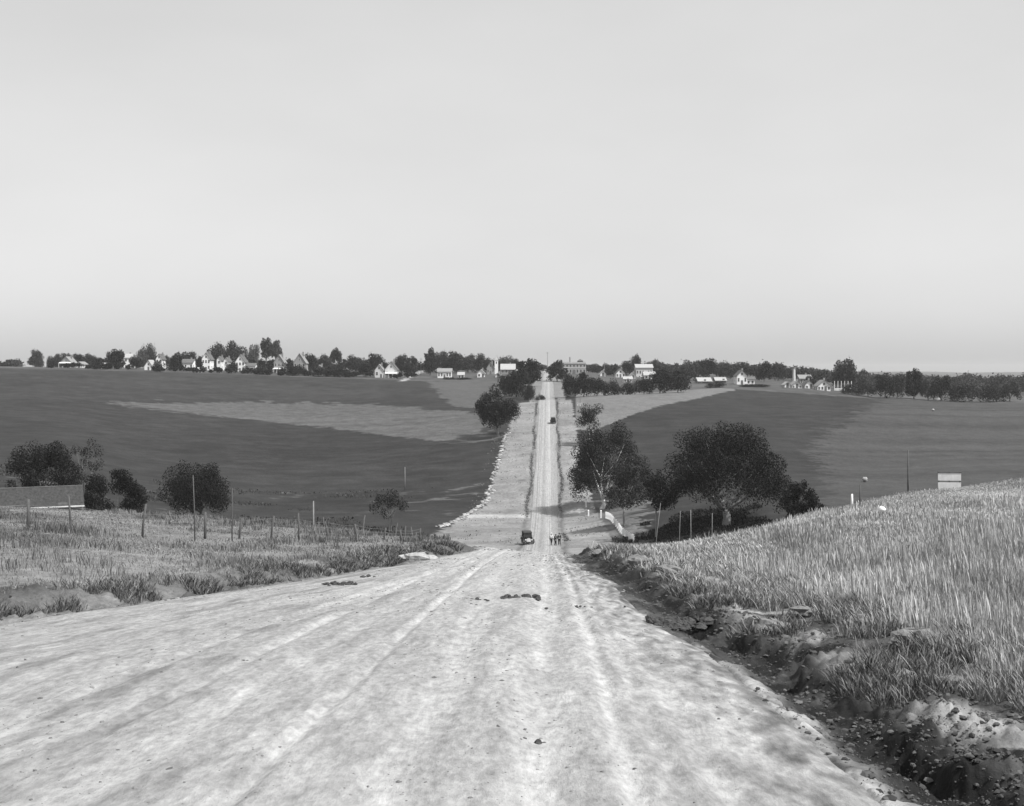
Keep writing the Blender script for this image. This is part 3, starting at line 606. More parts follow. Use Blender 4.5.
near_tree('shrub', 'big black rounded shrub just right of the low shed', 'shrub', 115, 160, 54, 472, 525, 'leaf_black', 'bark', seed=20, leaf=.27, n=16000, clumps=40, trunk_r=.12, forks=6, stems=2, lump=.17)
near_tree('shrub', 'low dark shrub between the shed and the black rounded shrub', 'shrub', 92, 150, 22, 492, 528, 'leaf_dark', 'bark', seed=22, leaf=.24, n=2500, clumps=12, trunk_r=.08, forks=4)

# near-black blades added to widen the big tree's shadow pool by colour
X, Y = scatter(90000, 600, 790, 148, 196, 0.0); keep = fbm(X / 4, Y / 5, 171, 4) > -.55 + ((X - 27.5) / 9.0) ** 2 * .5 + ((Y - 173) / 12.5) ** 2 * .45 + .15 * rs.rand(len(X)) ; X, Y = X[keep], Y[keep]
blades('shadow_blades', 'near-black blades added to deepen the shadow pool below the biggest tree', X, Y, rs.uniform(.15, .6, len(X)), rs.uniform(.12, .3, len(X)), .016 * rs.uniform(.5, 2.0, len(X)), lean=.7, cat='shadow cover')

# trees of the far town: a few modelled kinds, each copied, scaled and turned
PROTO = {}
def proto(kind, i):
    if (kind, i) not in PROTO:
        H, W, cb = {'round': (10, 10, 1.6), 'tall': (10, 6.2, 1.6), 'bush': (10, 13, .2), 'wide': (10, 14, 2.0), 'high': (10, 6.6, 4.6)}[kind]
        Vv, Q, mb = tree_parts(seed=200 + i * 7 + len(kind) * 31, H=H, W=W, cb=cb, leaf=.85, n=2600, clumps=22, trunk_r=.26, forks=5, lump=.3)
        tn_ = tree_parts.tone; tm = mb.mesh('trunk', M['bark'], True); ms = {}
        for lm in ('leaf_black', 'leaf_dark', 'leaf_mid', 'leaf_pale'):
            cm = raw_mesh('crown', Vv, [Q], tn_); cm.materials.append(M[lm]); ms[lm] = cm
        PROTO[(kind, i)] = (tm, ms, H, W)
    return PROTO[(kind, i)]

tcount = [0]
def town_tree(px, D, wpx, top_row, kind, lm, label, group='trees of the far town'):
    i = tcount[0] % 4; tcount[0] += 1
    tm, ms, H, W = proto(kind, i); p = at(px, D, .1)
    h = max(1.2, p[2] * -1 * 0 + (-(top_row - HR) / F * D) - p[2]); wm = wpx * S(D)
    t = thing('bush' if kind == 'bush' else 'town_tree', label, 'bush' if kind == 'bush' else 'tree', p, rnd.uniform(0, 6.28), group, (wm / W, wm / W, h / H))
    link('trunk', tm, t); link('crown', ms[lm], t)
    return t

BK, DK, MD, PA = 'leaf_black', 'leaf_dark', 'leaf_mid', 'leaf_pale'
TT = [
 # left hilltop, from the photo's left edge
 (37, 760, 11, 350, 'round', MD, 'pale hazy tree standing alone at the far left end of the skyline'),
 (50, 610, 7, 356, 'bush', DK, 'small dark bush left of the low grey-roofed house with a white porch'),
 (57, 690, 11, 354, 'round', MD, 'first tree of the flat-topped row behind the low grey-roofed house'),
 (67, 700, 11, 353.5, 'round', DK, 'tree rising straight behind the low grey-roofed house with a white porch'),
 (79, 690, 12, 354, 'round', DK, 'tree of the flat-topped row above the little pale shed'),
 (90, 700, 12, 354, 'round', MD, 'last tree of the flat-topped row, left of the long low white house'),
 (96, 612, 9, 357, 'bush', BK, 'dark bush touching the left end of the long low white house'),
 (112, 660, 11, 352, 'round', MD, 'grey tree behind the long low white house'),
 (118, 615, 16, 350, 'tall', BK, 'tall black tree at the right end of the long low white house'),
 (136, 618, 13, 357, 'round', DK, 'dark tree left of the bright white tent-shaped gable'),
 (142, 690, 12, 350, 'round', PA, 'pale tree behind the left side of the bright tent-shaped gable'),
 (149, 705, 15, 344, 'wide', MD, 'high flat-topped tree towering over the bright tent-shaped gable'),
 (157, 606, 11, 361, 'bush', MD, 'leafy bush in front of the right side of the tent-shaped gable'),
 (168, 700, 9, 356, 'round', MD, 'small round tree standing between two white houses right of the tent-shaped gable'),
 (177, 617, 10, 353, 'tall', BK, 'dark upright tree at the left wall of the white house with a shed below it'),
 (188, 690, 16, 352, 'round', DK, 'tree spreading behind the white house with a shed below it'),
 (199, 625, 6, 357, 'tall', BK, 'narrow dark tree touching the left wall of the white house with dark pointed roof'),
 (218, 730, 17, 344, 'round', MD, 'left tree of the high clump right of the white house with dark pointed roof'),
 (229, 745, 19, 342, 'round', DK, 'highest tree of the clump over two tiny cottages'),
 (241, 730, 14, 347, 'round', MD, 'right tree of the high clump, above the white gabled house with a low wing'),
 (232, 605, 12, 363, 'round', BK, 'dark tree at the left corner of the white gabled house with a low wing'),
 (246, 604, 8, 366, 'bush', DK, 'small bush under the low wing of the white gabled house'),
 (262, 604, 18, 366, 'bush', DK, 'wide dark bush right of the low wing of the white gabled house'),
 (254, 740, 11, 345, 'round', PA, 'pale thin tree left of the tallest double tree on the hilltop'),
 (266, 700, 12, 339, 'high', MD, 'tallest tree on the left hilltop, left one of its pair'),
 (276, 712, 10, 341, 'high', PA, 'slightly shorter right one of the tallest pair of trees on the left hilltop'),
 (288, 598, 18, 363, 'bush', BK, 'black bush in front of the steep gabled grey house'),
 (300, 598, 15, 365, 'bush', DK, 'dark bush right of the black one below the steep gabled grey house'),
 (311, 660, 13, 354, 'round', DK, 'round tree at the right wall of the steep gabled grey house'),
 (326, 670, 14, 355, 'round', MD, 'tree left of the thin tall one, behind the small light cottage'),
 (336, 680, 11, 349, 'high', DK, 'thin tall tree with a knobby top behind the small light cottage'),
 (324, 592, 22, 366, 'bush', BK, 'broad black bush in front of the small light cottage'),
 (340, 592, 22, 367, 'bush', BK, 'broad black bush right of the small light cottage'),
 (356, 655, 19, 356, 'round', MD, 'grey round tree midway between the light cottage and the white pair of houses'),
 (366, 600, 15, 362, 'round', DK, 'dark tree left of the white pair of houses near the lane'),
 (376, 670, 17, 354, 'round', DK, 'tree behind the white pair of houses near the lane'),
 (401, 650, 13, 355, 'round', DK, 'tree left of the lane, touching the house with a porch'),
 (412, 640, 13, 357, 'tall', MD, 'tree standing at the left side of the climbing lane'),
 # between the lane and the road
 (430, 640, 12, 349, 'tall', DK, 'tall tree on the right side of the climbing lane'),
 (441, 690, 17, 352, 'round', MD, 'first tree of the dark grove behind the long white shed'),
 (455, 690, 17, 352, 'round', DK, 'second tree of the dark grove, straight above the right end of the long white shed'),
 (468, 680, 17, 355, 'round', MD, 'third tree of the dark grove, above the tiny white hut'),
 (483, 670, 16, 354, 'round', DK, 'last tree of the dark grove, beside the house with a white tower'),
 (505, 740, 18, 356, 'wide', MD, 'flat tree behind the light-roofed house right of the white tower'),
 (515, 730, 9, 359, 'round', MD, 'small tree between the light-roofed house and the road trees'),
 (449, 590, 12, 377, 'bush', DK, 'low hedge bush below the long white shed'),
 (463, 588, 16, 378, 'bush', BK, 'low black hedge bush below the tiny white hut'),
 (506, 455, 15, 376, 'round', DK, 'dark tree left in the clump where the far road tops the rise'),
 (516, 445, 20, 370, 'round', BK, 'black tree in the clump left of the road where it tops the rise'),
 (529, 520, 24, 360, 'tall', DK, 'tall rounded tree close to the left side of the upper road'),
 (540, 432, 10, 394.5, 'bush', MD, 'small bush at the left road edge where the road tops the rise'),
 (528, 436, 13, 385, 'bush', BK, 'dark bush under the tall rounded tree by the upper road'),
 # right of the road
 (557, 560, 17, 361, 'tall', DK, 'pointed dense tree close to the right side of the upper road by the school'),
 (570, 440, 17, 375, 'round', BK, 'black tree below the school, nearest the road on its right'),
 (584, 438, 20, 373, 'round', BK, 'black tree in front of the right half of the school'),
 (597, 445, 16, 378, 'round', DK, 'dark tree right of the school trees'),
 (593, 690, 15, 364, 'round', MD, 'tree behind the right end of the school'),
 (609, 690, 14, 364, 'round', MD, 'tree behind the tiny white gable right of the school'),
 (611, 440, 19, 380, 'bush', BK, 'low black tree below the tiny white gable right of the school'),
 (627, 436, 18, 382, 'bush', DK, 'low dark tree below the white house with a round gable window'),
 (644, 436, 19, 379, 'round', BK, 'black tree below the long pale two-storey building'),
 (660, 440, 24, 370, 'round', BK, 'large black tree at the right of the long pale two-storey building'),
 (678, 445, 22, 371, 'round', DK, 'large dark tree at the right end of the hedge above the pale field'),
 (626, 660, 12, 361, 'round', DK, 'tree left of the long pale two-storey building'),
 (636, 700, 10, 355, 'round', DK, 'highest tree of the right-hand town, over the long pale two-storey building'),
 (653, 700, 14, 360, 'round', MD, 'tree behind the right end of the long pale two-storey building'),
 (667, 600, 15, 366, 'round', MD, 'grey tree between the pale building and the farm sheds'),
 (690, 560, 20, 364, 'round', MD, 'grey tree left of the low farm sheds'),
 (707, 620, 19, 359, 'round', DK, 'dark round tree above the low farm sheds'),
 (724, 600, 14, 363, 'round', MD, 'tree just left of the white farmhouse'),
 (764, 560, 16, 362, 'round', DK, 'dark tree just right of the white farmhouse'),
 (779, 600, 14, 364, 'round', MD, 'grey tree left of the pale chimney stack'),
 (715, 480, 20, 382, 'bush', DK, 'dark hedge bush below the low farm sheds'),
 (755, 480, 30, 385, 'bush', DK, 'wide low bush below the white farmhouse'),
 (811, 540, 11, 376, 'round', DK, 'dark little tree between the clustered white cottages'),
 (845, 520, 24, 360, 'round', MD, 'round grey solitary tree rising above the white paling fence'),
 (863, 560, 12, 370, 'round', MD, 'smaller round tree right of the solitary one above the white paling fence'),
 (852, 462, 22, 384, 'bush', DK, 'dark bush below the white paling fence'),
 (868, 455, 18, 375, 'round', PA, 'first grey tree of the row right of the white paling fence'),
 (885, 448, 18, 376, 'round', DK, 'dark tree at the left end of the row above the right-hand field'),
 (897, 452, 16, 374, 'round', MD, 'dark tree left of the tallest one in the row above the right-hand field'),
 (914, 450, 16, 370, 'tall', DK, 'tallest tree of the row above the right-hand field, with a pale trunk'),
 (928, 446, 16, 376, 'round', PA, 'tree right of the tallest one in the row above the right-hand field'),
 (941, 444, 18, 376, 'round', DK, 'broad dark tree above the white field marker'),
 (957, 440, 18, 386, 'bush', BK, 'low black bush right of the white field marker'),
 (972, 446, 20, 379, 'round', PA, 'grey tree near the right end of the row above the field'),
 (990, 441, 18, 384, 'bush', DK, 'dark bush near the right end of the row above the field'),
 (1010, 445, 22, 380, 'round', PA, 'last grey tree at the right end of the row above the field'),
]
for a in TT: town_tree(*a)

# far woods that read as one mass
def wood(name, label, n, fn, lm, leaf):
    Vs = []; q = np.random.RandomState(77)
    for k in range(n):
        px, D, wpx, top = fn(q); X = (px - CX) / F * D; z0 = gz(X, D); h = (HR - top) / F * D - z0; wm = wpx * S(D)
        if h < 2: continue
        Vv, Q, mb = None, None, None
        m = 420; C = q.normal(size=(7, 3)); C /= np.linalg.norm(C, axis=1)[:, None]; C *= .55
        P = C[q.randint(7, size=m)] + q.normal(size=(m, 3)) * .24; P = P * np.array([wm / 2, wm / 2, h * .42]) + np.array([X, D, z0 + h * .56])
        a = q.normal(size=(m, 3)); a /= np.linalg.norm(a, axis=1)[:, None]; b = np.cross(a, q.normal(size=(m, 3))); b /= np.linalg.norm(b, axis=1)[:, None]
        s = leaf * q.uniform(.6, 1.3, m)[:, None]
        Vs.append(np.stack([P - a * s * .5, P - b * s * .35, P + a * s * .5, P + b * s * .35], 1).reshape(-1, 3))
    Vv = np.concatenate(Vs); me = raw_mesh(name, Vv, [np.arange(len(Vv)).reshape(-1, 4)], np.repeat(rs.uniform(.6, 1.4, len(Vv) // 4), 4)); me.materials.append(M[lm])
    return tag(link(name, me), label, 'wood', kind='stuff')
def f_r(q):
    px = q.uniform(600, 1120); return px, q.uniform(640, 900), q.uniform(12, 22), np.interp(px, [600, 640, 700, 760, 830, 900, 1000, 1120], [366, 362, 360, 361, 369, 373, 374, 374]) + q.uniform(0, 7) + q.normal() * 1.0
wood('far_wood', 'long grey wooded ridge along the right-hand skyline', 430, f_r, 'leaf_mid', 1.2)
def f_l(q):
    px = q.uniform(-120, 640); return px, q.uniform(820, 1100), q.uniform(8, 16), np.interp(px, [-120, 60, 200, 300, 420, 500, 640], [356, 357, 357, 359, 360, 361, 366]) + q.uniform(0, 6)
wood('far_grove', 'thin grey line of far trees behind the left-hand town', 150, f_l, 'leaf_mid', 1.5)
def f_m(q):
    px = q.uniform(50, 425) if q.rand() < .75 else q.uniform(425, 520); return px, q.uniform(690, 790), q.uniform(9, 16), np.interp(px, [40, 110, 200, 300, 420, 425, 500, 520], [356, 355, 354, 357, 359, 354, 357, 361]) + q.uniform(0, 7)
wood('town_grove', 'crowded rounded treetops filling in behind the left-hand houses', 120, f_m, 'leaf_dark', 1.1)
def f_b(q):
    px = q.uniform(50, 420); D = np.interp(px, [50, 150, 300, 420], [598, 596, 590, 588]) + q.uniform(0, 14); p = at(px, D)
    return px, D, q.uniform(5, 13), HR - (p[2] + q.uniform(2.1, 3.6)) / D * F
wood('town_hedge', 'ragged hedge line along the top edge of the left field', 62, f_b, 'leaf_dark', .8)

# ------------------------------------------------------------------ houses
def gable(mb, x0, x1, y0, y1, z0, h, rise, ridge):
    if ridge == 'x':
        ym = (y0 + y1) / 2
        v = [(x0,y0,z0),(x1,y0,z0),(x1,y1,z0),(x0,y1,z0),(x0,y0,z0+h),(x1,y0,z0+h),(x1,y1,z0+h),(x0,y1,z0+h),(x0,ym,z0+h+rise),(x1,ym,z0+h+rise)]
        f = [(0,3,2,1),(0,1,5,4),(2,3,7,6),(1,2,6,9,5),(3,0,4,8,7),(4,5,9,8),(6,7,8,9)]
    else:
        xm = (x0 + x1) / 2
        v = [(x0,y0,z0),(x1,y0,z0),(x1,y1,z0),(x0,y1,z0),(x0,y0,z0+h),(x1,y0,z0+h),(x1,y1,z0+h),(x0,y1,z0+h),(xm,y0,z0+h+rise),(xm,y1,z0+h+rise)]
        f = [(0,3,2,1),(1,2,6,5),(3,0,4,7),(0,1,5,8,4),(2,3,7,9,6),(5,6,9,8),(7,4,8,9)]
    return mb.add(v, f)
def roof_slabs(mb, x0, x1, y0, y1, ze, rise, ridge, ov=.45, th=.18):
    def slab(a, b, c, d):
        mb.hull4([a, b, c, d], [(p[0], p[1], p[2] + th) for p in (a, b, c, d)])
    e = .03
    if ridge == 'x':
        ym = (y0 + y1) / 2; k = rise / (ym - y0) * ov
        slab((x0-ov, y0-ov, ze-k+e), (x1+ov, y0-ov, ze-k+e), (x1+ov, ym, ze+rise+e), (x0-ov, ym, ze+rise+e))
        slab((x0-ov, ym, ze+rise+e+.002), (x1+ov, ym, ze+rise+e+.002), (x1+ov, y1+ov, ze-k+e), (x0-ov, y1+ov, ze-k+e))
    else:
        xm = (x0 + x1) / 2; k = rise / (xm - x0) * ov
        slab((x0-ov, y0-ov, ze-k+e), (xm, y0-ov, ze+rise+e), (xm, y1+ov, ze+rise+e), (x0-ov, y1+ov, ze-k+e))
        slab((xm, y0-ov, ze+rise+e+.002), (x1+ov, y0-ov, ze-k+e), (x1+ov, y1+ov, ze-k+e), (xm, y1+ov, ze+rise+e+.002))

WM = {}
def win_mesh(w_, h_):
    k = (round(w_, 1), round(h_, 1))
    if k not in WM:
        fr = MB(); a, b, t = k[0] / 2, k[1] / 2, .09
        fr.box(-a-t, a+t, -.05, .0, b, b+t).box(-a-t, a+t, -.07, .0, -b-t, -b).box(-a-t, -a, -.05, 0, -b, b).box(a, a+t, -.05, 0, -b, b).box(-a, a, -.04, 0, -.03, .03)
        WM[k] = (fr.mesh('window', M['trim']), MB().box(-a, a, -.025, .0, -b, b).mesh('pane', M['glass']))
    return WM[k]
def window(t, x, y, z, w_=.9, h_=1.5, rz=0):
    f, p = win_mesh(w_, h_); o = link('window', f, t, (x, y, z)); o.rotation_euler.z = rz; link('pane', p, o)

def house(label, px, D, wpx, top_row, cat='house', name='house', ridge='y', rise_f=.35, d=8.0, wall='white', roof='roof', cols=3, floors=None, chimney=True, wing=0, porch=False, door=True, rz=0.0, base=None, group='buildings of the far town'):
    p = at(px, D, .15) if base is None else ((px - CX) / F * D, D, base)
    W = wpx * S(D) * .92; Ht = max(2.6, ((HR - top_row) / F * D - p[2]) * .93); rise = min(Ht * rise_f, W * .75 if ridge == 'y' else d * .5); h = Ht - rise - .2
    t = thing(name, label, cat, p, rz, group)
    x0, x1, y0, y1 = -W/2, W/2, 0.0, d
    gable(MB(), x0, x1, y0, y1, -1.5, h + 1.5, rise, ridge).build('wall', M[wall], t)
    rb = MB(); roof_slabs(rb, x0, x1, y0, y1, h, rise, ridge); ro = rb.build('roof', M[roof], t)
    if chimney:
        MB().box(W*.12, W*.12+.7, d*.55, d*.55+.7, h + rise*.3, h + rise + 1.0).build('chimney', M['brick'], ro)
    nf = floors or max(1, int(h // 2.7)); fh = h / nf
    for fl in range(nf):
        for c in range(cols):
            x = x0 + W * (c + .5) / cols
            if door and fl == 0 and c == cols // 2:
                dr = MB().box(x-.5, x+.5, -.06, 0, -.1, 2.0).build('door', M['dark_siding'], t)
                continue
            window(t, x, 0, fl * fh + fh * .55, min(1.0, W / cols * .5), min(1.5, fh * .5))
        for s_, xx in ((1, x1), (-1, x0)):
            for c in range(2): window(t, xx, d * (c + .5) / 2, fl * fh + fh * .55, .9, min(1.5, fh * .5), s_ * math.pi / 2)
    if ridge == 'y' and rise > 2.2: window(t, 0, 0, h + rise * .33, .8, 1.0)
    if wing:
        ww = abs(wing) * S(D); wx0 = x1 if wing > 0 else x0 - ww; wh = min(h * .6, 3.2)
        gable(MB(), wx0 + (.003 if wing > 0 else 0), wx0 + ww - (.003 if wing < 0 else 0), 1.0, d - 1.2, -1.5, wh + 1.5, wh * .45, 'x').build('wing', M[wall], t)
        rb = MB(); roof_slabs(rb, wx0 + (.47 if wing > 0 else 0), wx0 + ww - (.47 if wing < 0 else 0), 1.0, d - 1.2, wh, wh * .45, 'x'); rb.build('wing_roof', M[roof], t)
        for c in range(2): window(t, wx0 + ww * (c + .5) / 2, 1.0, wh * .5, .8, 1.1)
    if porch:
        pb = MB(); pb.hull4([(x0, -2.2, 2.35), (x1, -2.2, 2.35), (x1, -.01, 2.9), (x0, -.01, 2.9)], [(x0, -2.2, 2.5), (x1, -2.2, 2.5), (x1, -.01, 3.05), (x0, -.01, 3.05)])
        for c in range(4):
            x = x0 + .1 + (W - .2) * c / 3; pb.box(x-.09, x+.09, -2.1, -1.92, -1.0, 2.36)
        pb.box(x0, x1, -2.2, -.01, -1.2, .05).build('porch', M['white'], t)
    return t

HH = [
 ('low grey house with pale roof and a white porch at the hilltop far left', 66, 622, 13, 355.5, dict(rise_f=.55, wall='siding', roof='roof_pale', porch=True)),
 ('little pale shed right of the low grey house with a white porch', 79, 618, 7, 361, dict(wall='offwhite', roof='roof_pale', cols=1, chimney=False, name='shed', cat='shed')),
 ('long low white house between two dark trees on the left hilltop', 107, 612, 13, 362, dict(ridge='x', roof='roof_light', rise_f=.3, d=7)),
 ('pale flat-looking roofed house showing above the tall black tree', 126, 690, 11, 352.5, dict(ridge='x', wall='white', roof='roof_light', rise_f=.25)),
 ('bright white tent-shaped gable end beside a leafy bush', 148.5, 612, 9, 359, dict(rise_f=.7, wall='white', roof='roof_light', cols=1, chimney=False)),
 ('small white house set high behind the leafy bush', 159, 690, 7, 352.5, dict(rise_f=.4, cols=2)),
 ('white house with a shed below it, left of the dark pointed roof', 187, 628, 12, 358, dict(ridge='x', cols=4, rise_f=.3)),
 ('tiny white shed at the field edge below two white houses', 197, 600, 6, 367, dict(name='shed', cat='shed', cols=1, chimney=False, d=4, roof='roof_light')),
 ('white house with dark pointed roof on the left hilltop', 206, 640, 9, 351, dict(rise_f=.4, cols=3)),
 ('left one of two tiny cottages under the high tree clump', 219, 690, 5, 355, dict(cols=1, name='cottage', cat='cottage')),
 ('right one of two tiny cottages under the high tree clump', 226, 680, 5, 356, dict(cols=1, name='cottage', cat='cottage')),
 ('white gabled house with a low wing to its right', 240, 640, 10, 353, dict(rise_f=.45, wing=10)),
 ('grey house with a bright white porch band below the tallest trees', 279, 640, 11, 353, dict(rise_f=.5, wall='siding', porch=True, roof='roof_pale')),
 ('steep gabled grey house with pale trim above the black bushes', 299.5, 630, 13, 351.5, dict(rise_f=.55, wall='siding', roof='roof_pale', cols=3)),
 ('small light cottage almost hidden by broad black bushes', 319, 615, 8, 364, dict(wall='siding', cols=2, name='cottage', cat='cottage', roof='roof_pale')),
 ('narrow white house, left of the pair near the lane', 379, 594, 9, 363, dict(rise_f=.4, wall='offwhite', cols=2, roof='roof_pale')),
 ('white house with a porch, right one of the pair near the lane', 391, 596, 13, 360, dict(rise_f=.45, porch=True, cols=3, wall='offwhite')),
 ('long white shed with a row of windows below the dark grove', 444.5, 606, 15, 367.5, dict(ridge='x', rise_f=.3, cols=5, chimney=False, d=6, name='shed', cat='shed', roof='roof_pale')),
 ('tiny white hut right of the long white shed', 461, 600, 6.5, 371.5, dict(ridge='x', cols=2, chimney=False, d=4, name='hut', cat='hut', roof='roof_light')),
 ('bright little white house right of the tiny hut', 481, 606, 8, 368.5, dict(rise_f=.45, cols=2, roof='roof_light')),
 ('light-roofed house right of the white tower', 508, 640, 15, 363, dict(ridge='x', rise_f=.5, wall='siding', roof='roof_light', cols=4)),
 ('pale low house left of the road clump', 498, 600, 6, 373, dict(cols=1, wall='offwhite', roof='roof_light')),
 ('tiny white gable right of the school', 603, 620, 6, 370, dict(rise_f=.5, cols=1, roof='roof_light')),
 ('white house with a round-topped gable right of the tiny gable', 620.5, 610, 10, 367.5, dict(rise_f=.5, cols=3)),
 ('small white house below the long pale two-storey building', 633, 590, 6, 372, dict(rise_f=.5, cols=1, roof='roof_light')),
 ('low white outbuilding just above the hedge on the right', 628, 540, 9, 376, dict(ridge='x', cols=3, chimney=False, roof='roof_light', name='outbuilding', cat='outbuilding', d=5)),
 ('long pale two-storey building with pale roof in the right-hand town', 644.5, 640, 18, 363, dict(ridge='x', rise_f=.25, cols=6, wall='offwhite', roof='roof_light', d=10)),
 ('white house lower right of the long pale building', 650, 590, 12, 371, dict(ridge='x', rise_f=.4, cols=3, roof='roof_light', wing=-3)),
 ('white two-storey farmhouse with a wing, alone on the right-hand ridge', 742, 505, 11, 369, dict(rise_f=.35, cols=3, wing=8, d=7)),
 ('left one of the low light-roofed farm sheds', 705, 520, 14, 377, dict(ridge='x', rise_f=.55, wall='dark_siding', roof='roof_light', cols=3, chimney=False, name='farm_shed', cat='shed', d=9)),
 ('right one of the low light-roofed farm sheds, nearer the farmhouse', 721, 528, 11, 378, dict(ridge='x', rise_f=.5, wall='dark_siding', roof='roof_light', cols=2, chimney=False, name='farm_shed', cat='shed', d=7)),
 ('tiny white hut left of the clustered cottages', 787.5, 478, 6, 385.5, dict(cols=1, chimney=False, name='hut', cat='hut', roof='roof_light', d=4)),
 ('leftmost of the three clustered white cottages', 797, 480, 11, 380.5, dict(rise_f=.5, cols=3, name='cottage', cat='cottage', roof='roof_pale', d=6)),
 ('middle one of the three clustered white cottages, with a tall gable', 809, 484, 9, 379.5, dict(rise_f=.5, cols=2, name='cottage', cat='cottage', d=6)),
 ('rightmost and widest of the three clustered white cottages', 824, 478, 14, 379, dict(rise_f=.5, cols=4, name='cottage', cat='cottage', roof='roof_pale', d=6)),
 ('grey house behind the clustered white cottages', 806, 560, 13, 374, dict(ridge='x', wall='siding', roof='roof_pale', cols=4)),
]
for lab, px, D, wpx, top, kw in HH: house(lab, px, D, wpx, top, **kw)

# house with a tower
tw = house('pale house with a narrow white tower beside the dark grove', 490.5, 640, 8, 361, wall='siding', roof='roof_pale', rise_f=.45)
tb = MB().box(2.3, 4.2, 1.0, 2.9, -1.5, 8.0).build('tower', M['white'], tw)
rbm = MB(); rbm.add([(2.1, .8, 8.0), (4.4, .8, 8.0), (4.4, 3.1, 8.0), (2.1, 3.1, 8.0), (3.25, 1.95, 10.2)], [(0,1,4),(1,2,4),(2,3,4),(3,0,4),(3,2,1,0)]).build('spire', M['roof_light'], tb)
window(tb, 3.25, 1.0, 6.6, .6, 1.1)
# the school: flat-roofed, three storeys, with cornice, chimney and cupola
p = at(574, 640, .2); W = 24 * S(640); Ht = (HR - 363.5) / F * 640 - p[2]
t = thing('school_building', 'broad flat-roofed school with rows of windows beside the road top', 'school', p, 0, 'buildings of the far town')
MB().box(-W/2, W/2, 0, 11, -1.5, Ht).build('wall', M['siding'], t)
MB().box(-W/2-.3, W/2+.3, -.3, 11.3, Ht, Ht+.5).build('cornice', M['offwhite'], t)
MB().box(-W/2-.05, W/2+.05, -.06, -.003, Ht*.62, Ht*.62+.3).build('string_course', M['offwhite'], t)
ro = MB().box(-W/2+.2, W/2-.2, .2, 10.8, Ht+.5, Ht+.8).build('roof', M['roof_pale'], t)
MB().box(-2.4, -1.7, 5, 5.7, Ht+.8, Ht+3.6).build('chimney', M['brick'], ro)
cu = MB(); cu.box(2.2, 5.2, 3, 6, Ht+.8, Ht+1.5); cu.add([(2.0,2.8,Ht+1.5),(5.4,2.8,Ht+1.5),(5.4,6.2,Ht+1.5),(2.0,6.2,Ht+1.5),(3.7,4.5,Ht+2.6)], [(0,1,4),(1,2,4),(2,3,4),(3,0,4),(3,2,1,0)]); cu.build('cupola', M['roof'], ro)
for fl in range(2):
    for c in range(7): window(t, -W/2 + W*(c+.5)/7, 0, Ht*(.3 + .45*fl), 1.0, 1.7)
MB().box(-.8, .8, -.08, 0, -.2, 2.3).build('door', M['dark_siding'], t)
# tall pale chimney stack by the cottages
p = at(794, 560, .2)
ck = thing('chimney_stack', 'tall pale chimney stack behind the clustered white cottages', 'chimney', p)
MB().tube([(0,0,-1), (0,0,(HR-367.5)/F*560-p[2])], [.85, .6], 12).build('shaft', M['offwhite'], ck); tz = (HR-367.5)/F*560-p[2]
MB().tube([(0,0,tz-.6), (0,0,tz+.05)], [.78, .8], 12).build('rim', M['siding'], ck)
# white paling fence right of the cottages
p = at(843, 490); fz = (HR - 381) / F * 490 - p[2]
wf = thing('paling_fence', 'short white paling fence under the solitary round tree', 'fence', p)
for k in range(6):
    x = -3.6 + 7.2 * k / 5; MB().box(x-.09, x+.09, -.09, .09, -.8, max(1.3, fz)).build('post', M['white'], wf)
for zz in (.35, .75, 1.1): MB().box(-3.7, 3.7, -.14, -.092, zz-.12, zz+.12).build('rail', M['white'], wf)

# low shed at the left edge, weathered boards and a tin edge
D = 118; p = at(22, D, .3); W = 112 * S(D)
t = thing('low_shed', 'low weathered shed with a broad sloping grey roof at the left edge', 'shed', p, math.radians(24))
zr = (HR - 491) / F * D - p[2]; zl = (HR - 507) / F * D - p[2]
gable(MB(), -W/2, W/2, 0, 5.0, -1.5, zl + 1.5, zr - zl, 'x').build('wall', M['dark_siding'], t)
rb = MB(); roof_slabs(rb, -W/2, W/2, 0, 5.0, zl, zr - zl, 'x', ov=.25, th=.08)
rb.build('roof', M['shed_roof'], t)
MB().box(-W/2-.25, W/2+.25, -.31, -.262, zl-.20, zl-.06).build('eave_board', M['offwhite'], t)
MB().box(-W/2-.25, W/2+.25, 2.42, 2.58, zr+.09, zr+.16).build('ridge_cap', M['dark_siding'], t)
window(t, W*.1, 0, zl * .45, .7, .6); MB().box(W*.3, W*.3+.9, -.05, -.003, -.3, max(1.2, zl - .3)).build('door', M['dark_siding'], t)

# ------------------------------------------------------------------ fences, posts, poles
def post_mesh(h, r, seed):
    q = random.Random(seed); k = q.uniform(-.15, .15)
    return MB().tube([(0,0,-.3), (k*h*.3, 0, h*.4), (k*h, q.uniform(-.03,.03)*h, h)], [r, r*.95, r*.8], 8)
def fence(name, label, posts, rspec, wires, mat='wood'):
    """posts: (px, D, top_row)"""
    p0 = at(posts[0][0], posts[0][1]); t = thing(name, label, 'fence', p0); tops = []
    for k, (px, D, top) in enumerate(posts):
        p = at(px, D); h = max(.6, (HR - top) / F * D - p[2]); o = post_mesh(h, rspec * rnd.uniform(.8, 1.25), k + int(px)).build('post', M[mat], t, True)
        o.location = (p[0]-p0[0], p[1]-p0[1], p[2]-p0[2]); tops.append((np.array(o.location), h))
    for f in wires:
        wb = MB()
        for (a, ha), (b, hb) in zip(tops[:-1], tops[1:]):
            A = a + np.array([0, 0, min(ha, 1.3) * f]); B = b + np.array([0, 0, min(hb, 1.3) * f]); wb.tube([A, (A+B)/2 - np.array([0, 0, .06]), B], .006, 4)
        wb.build('wire', M['wire'], t)
    return t
D0 = 55
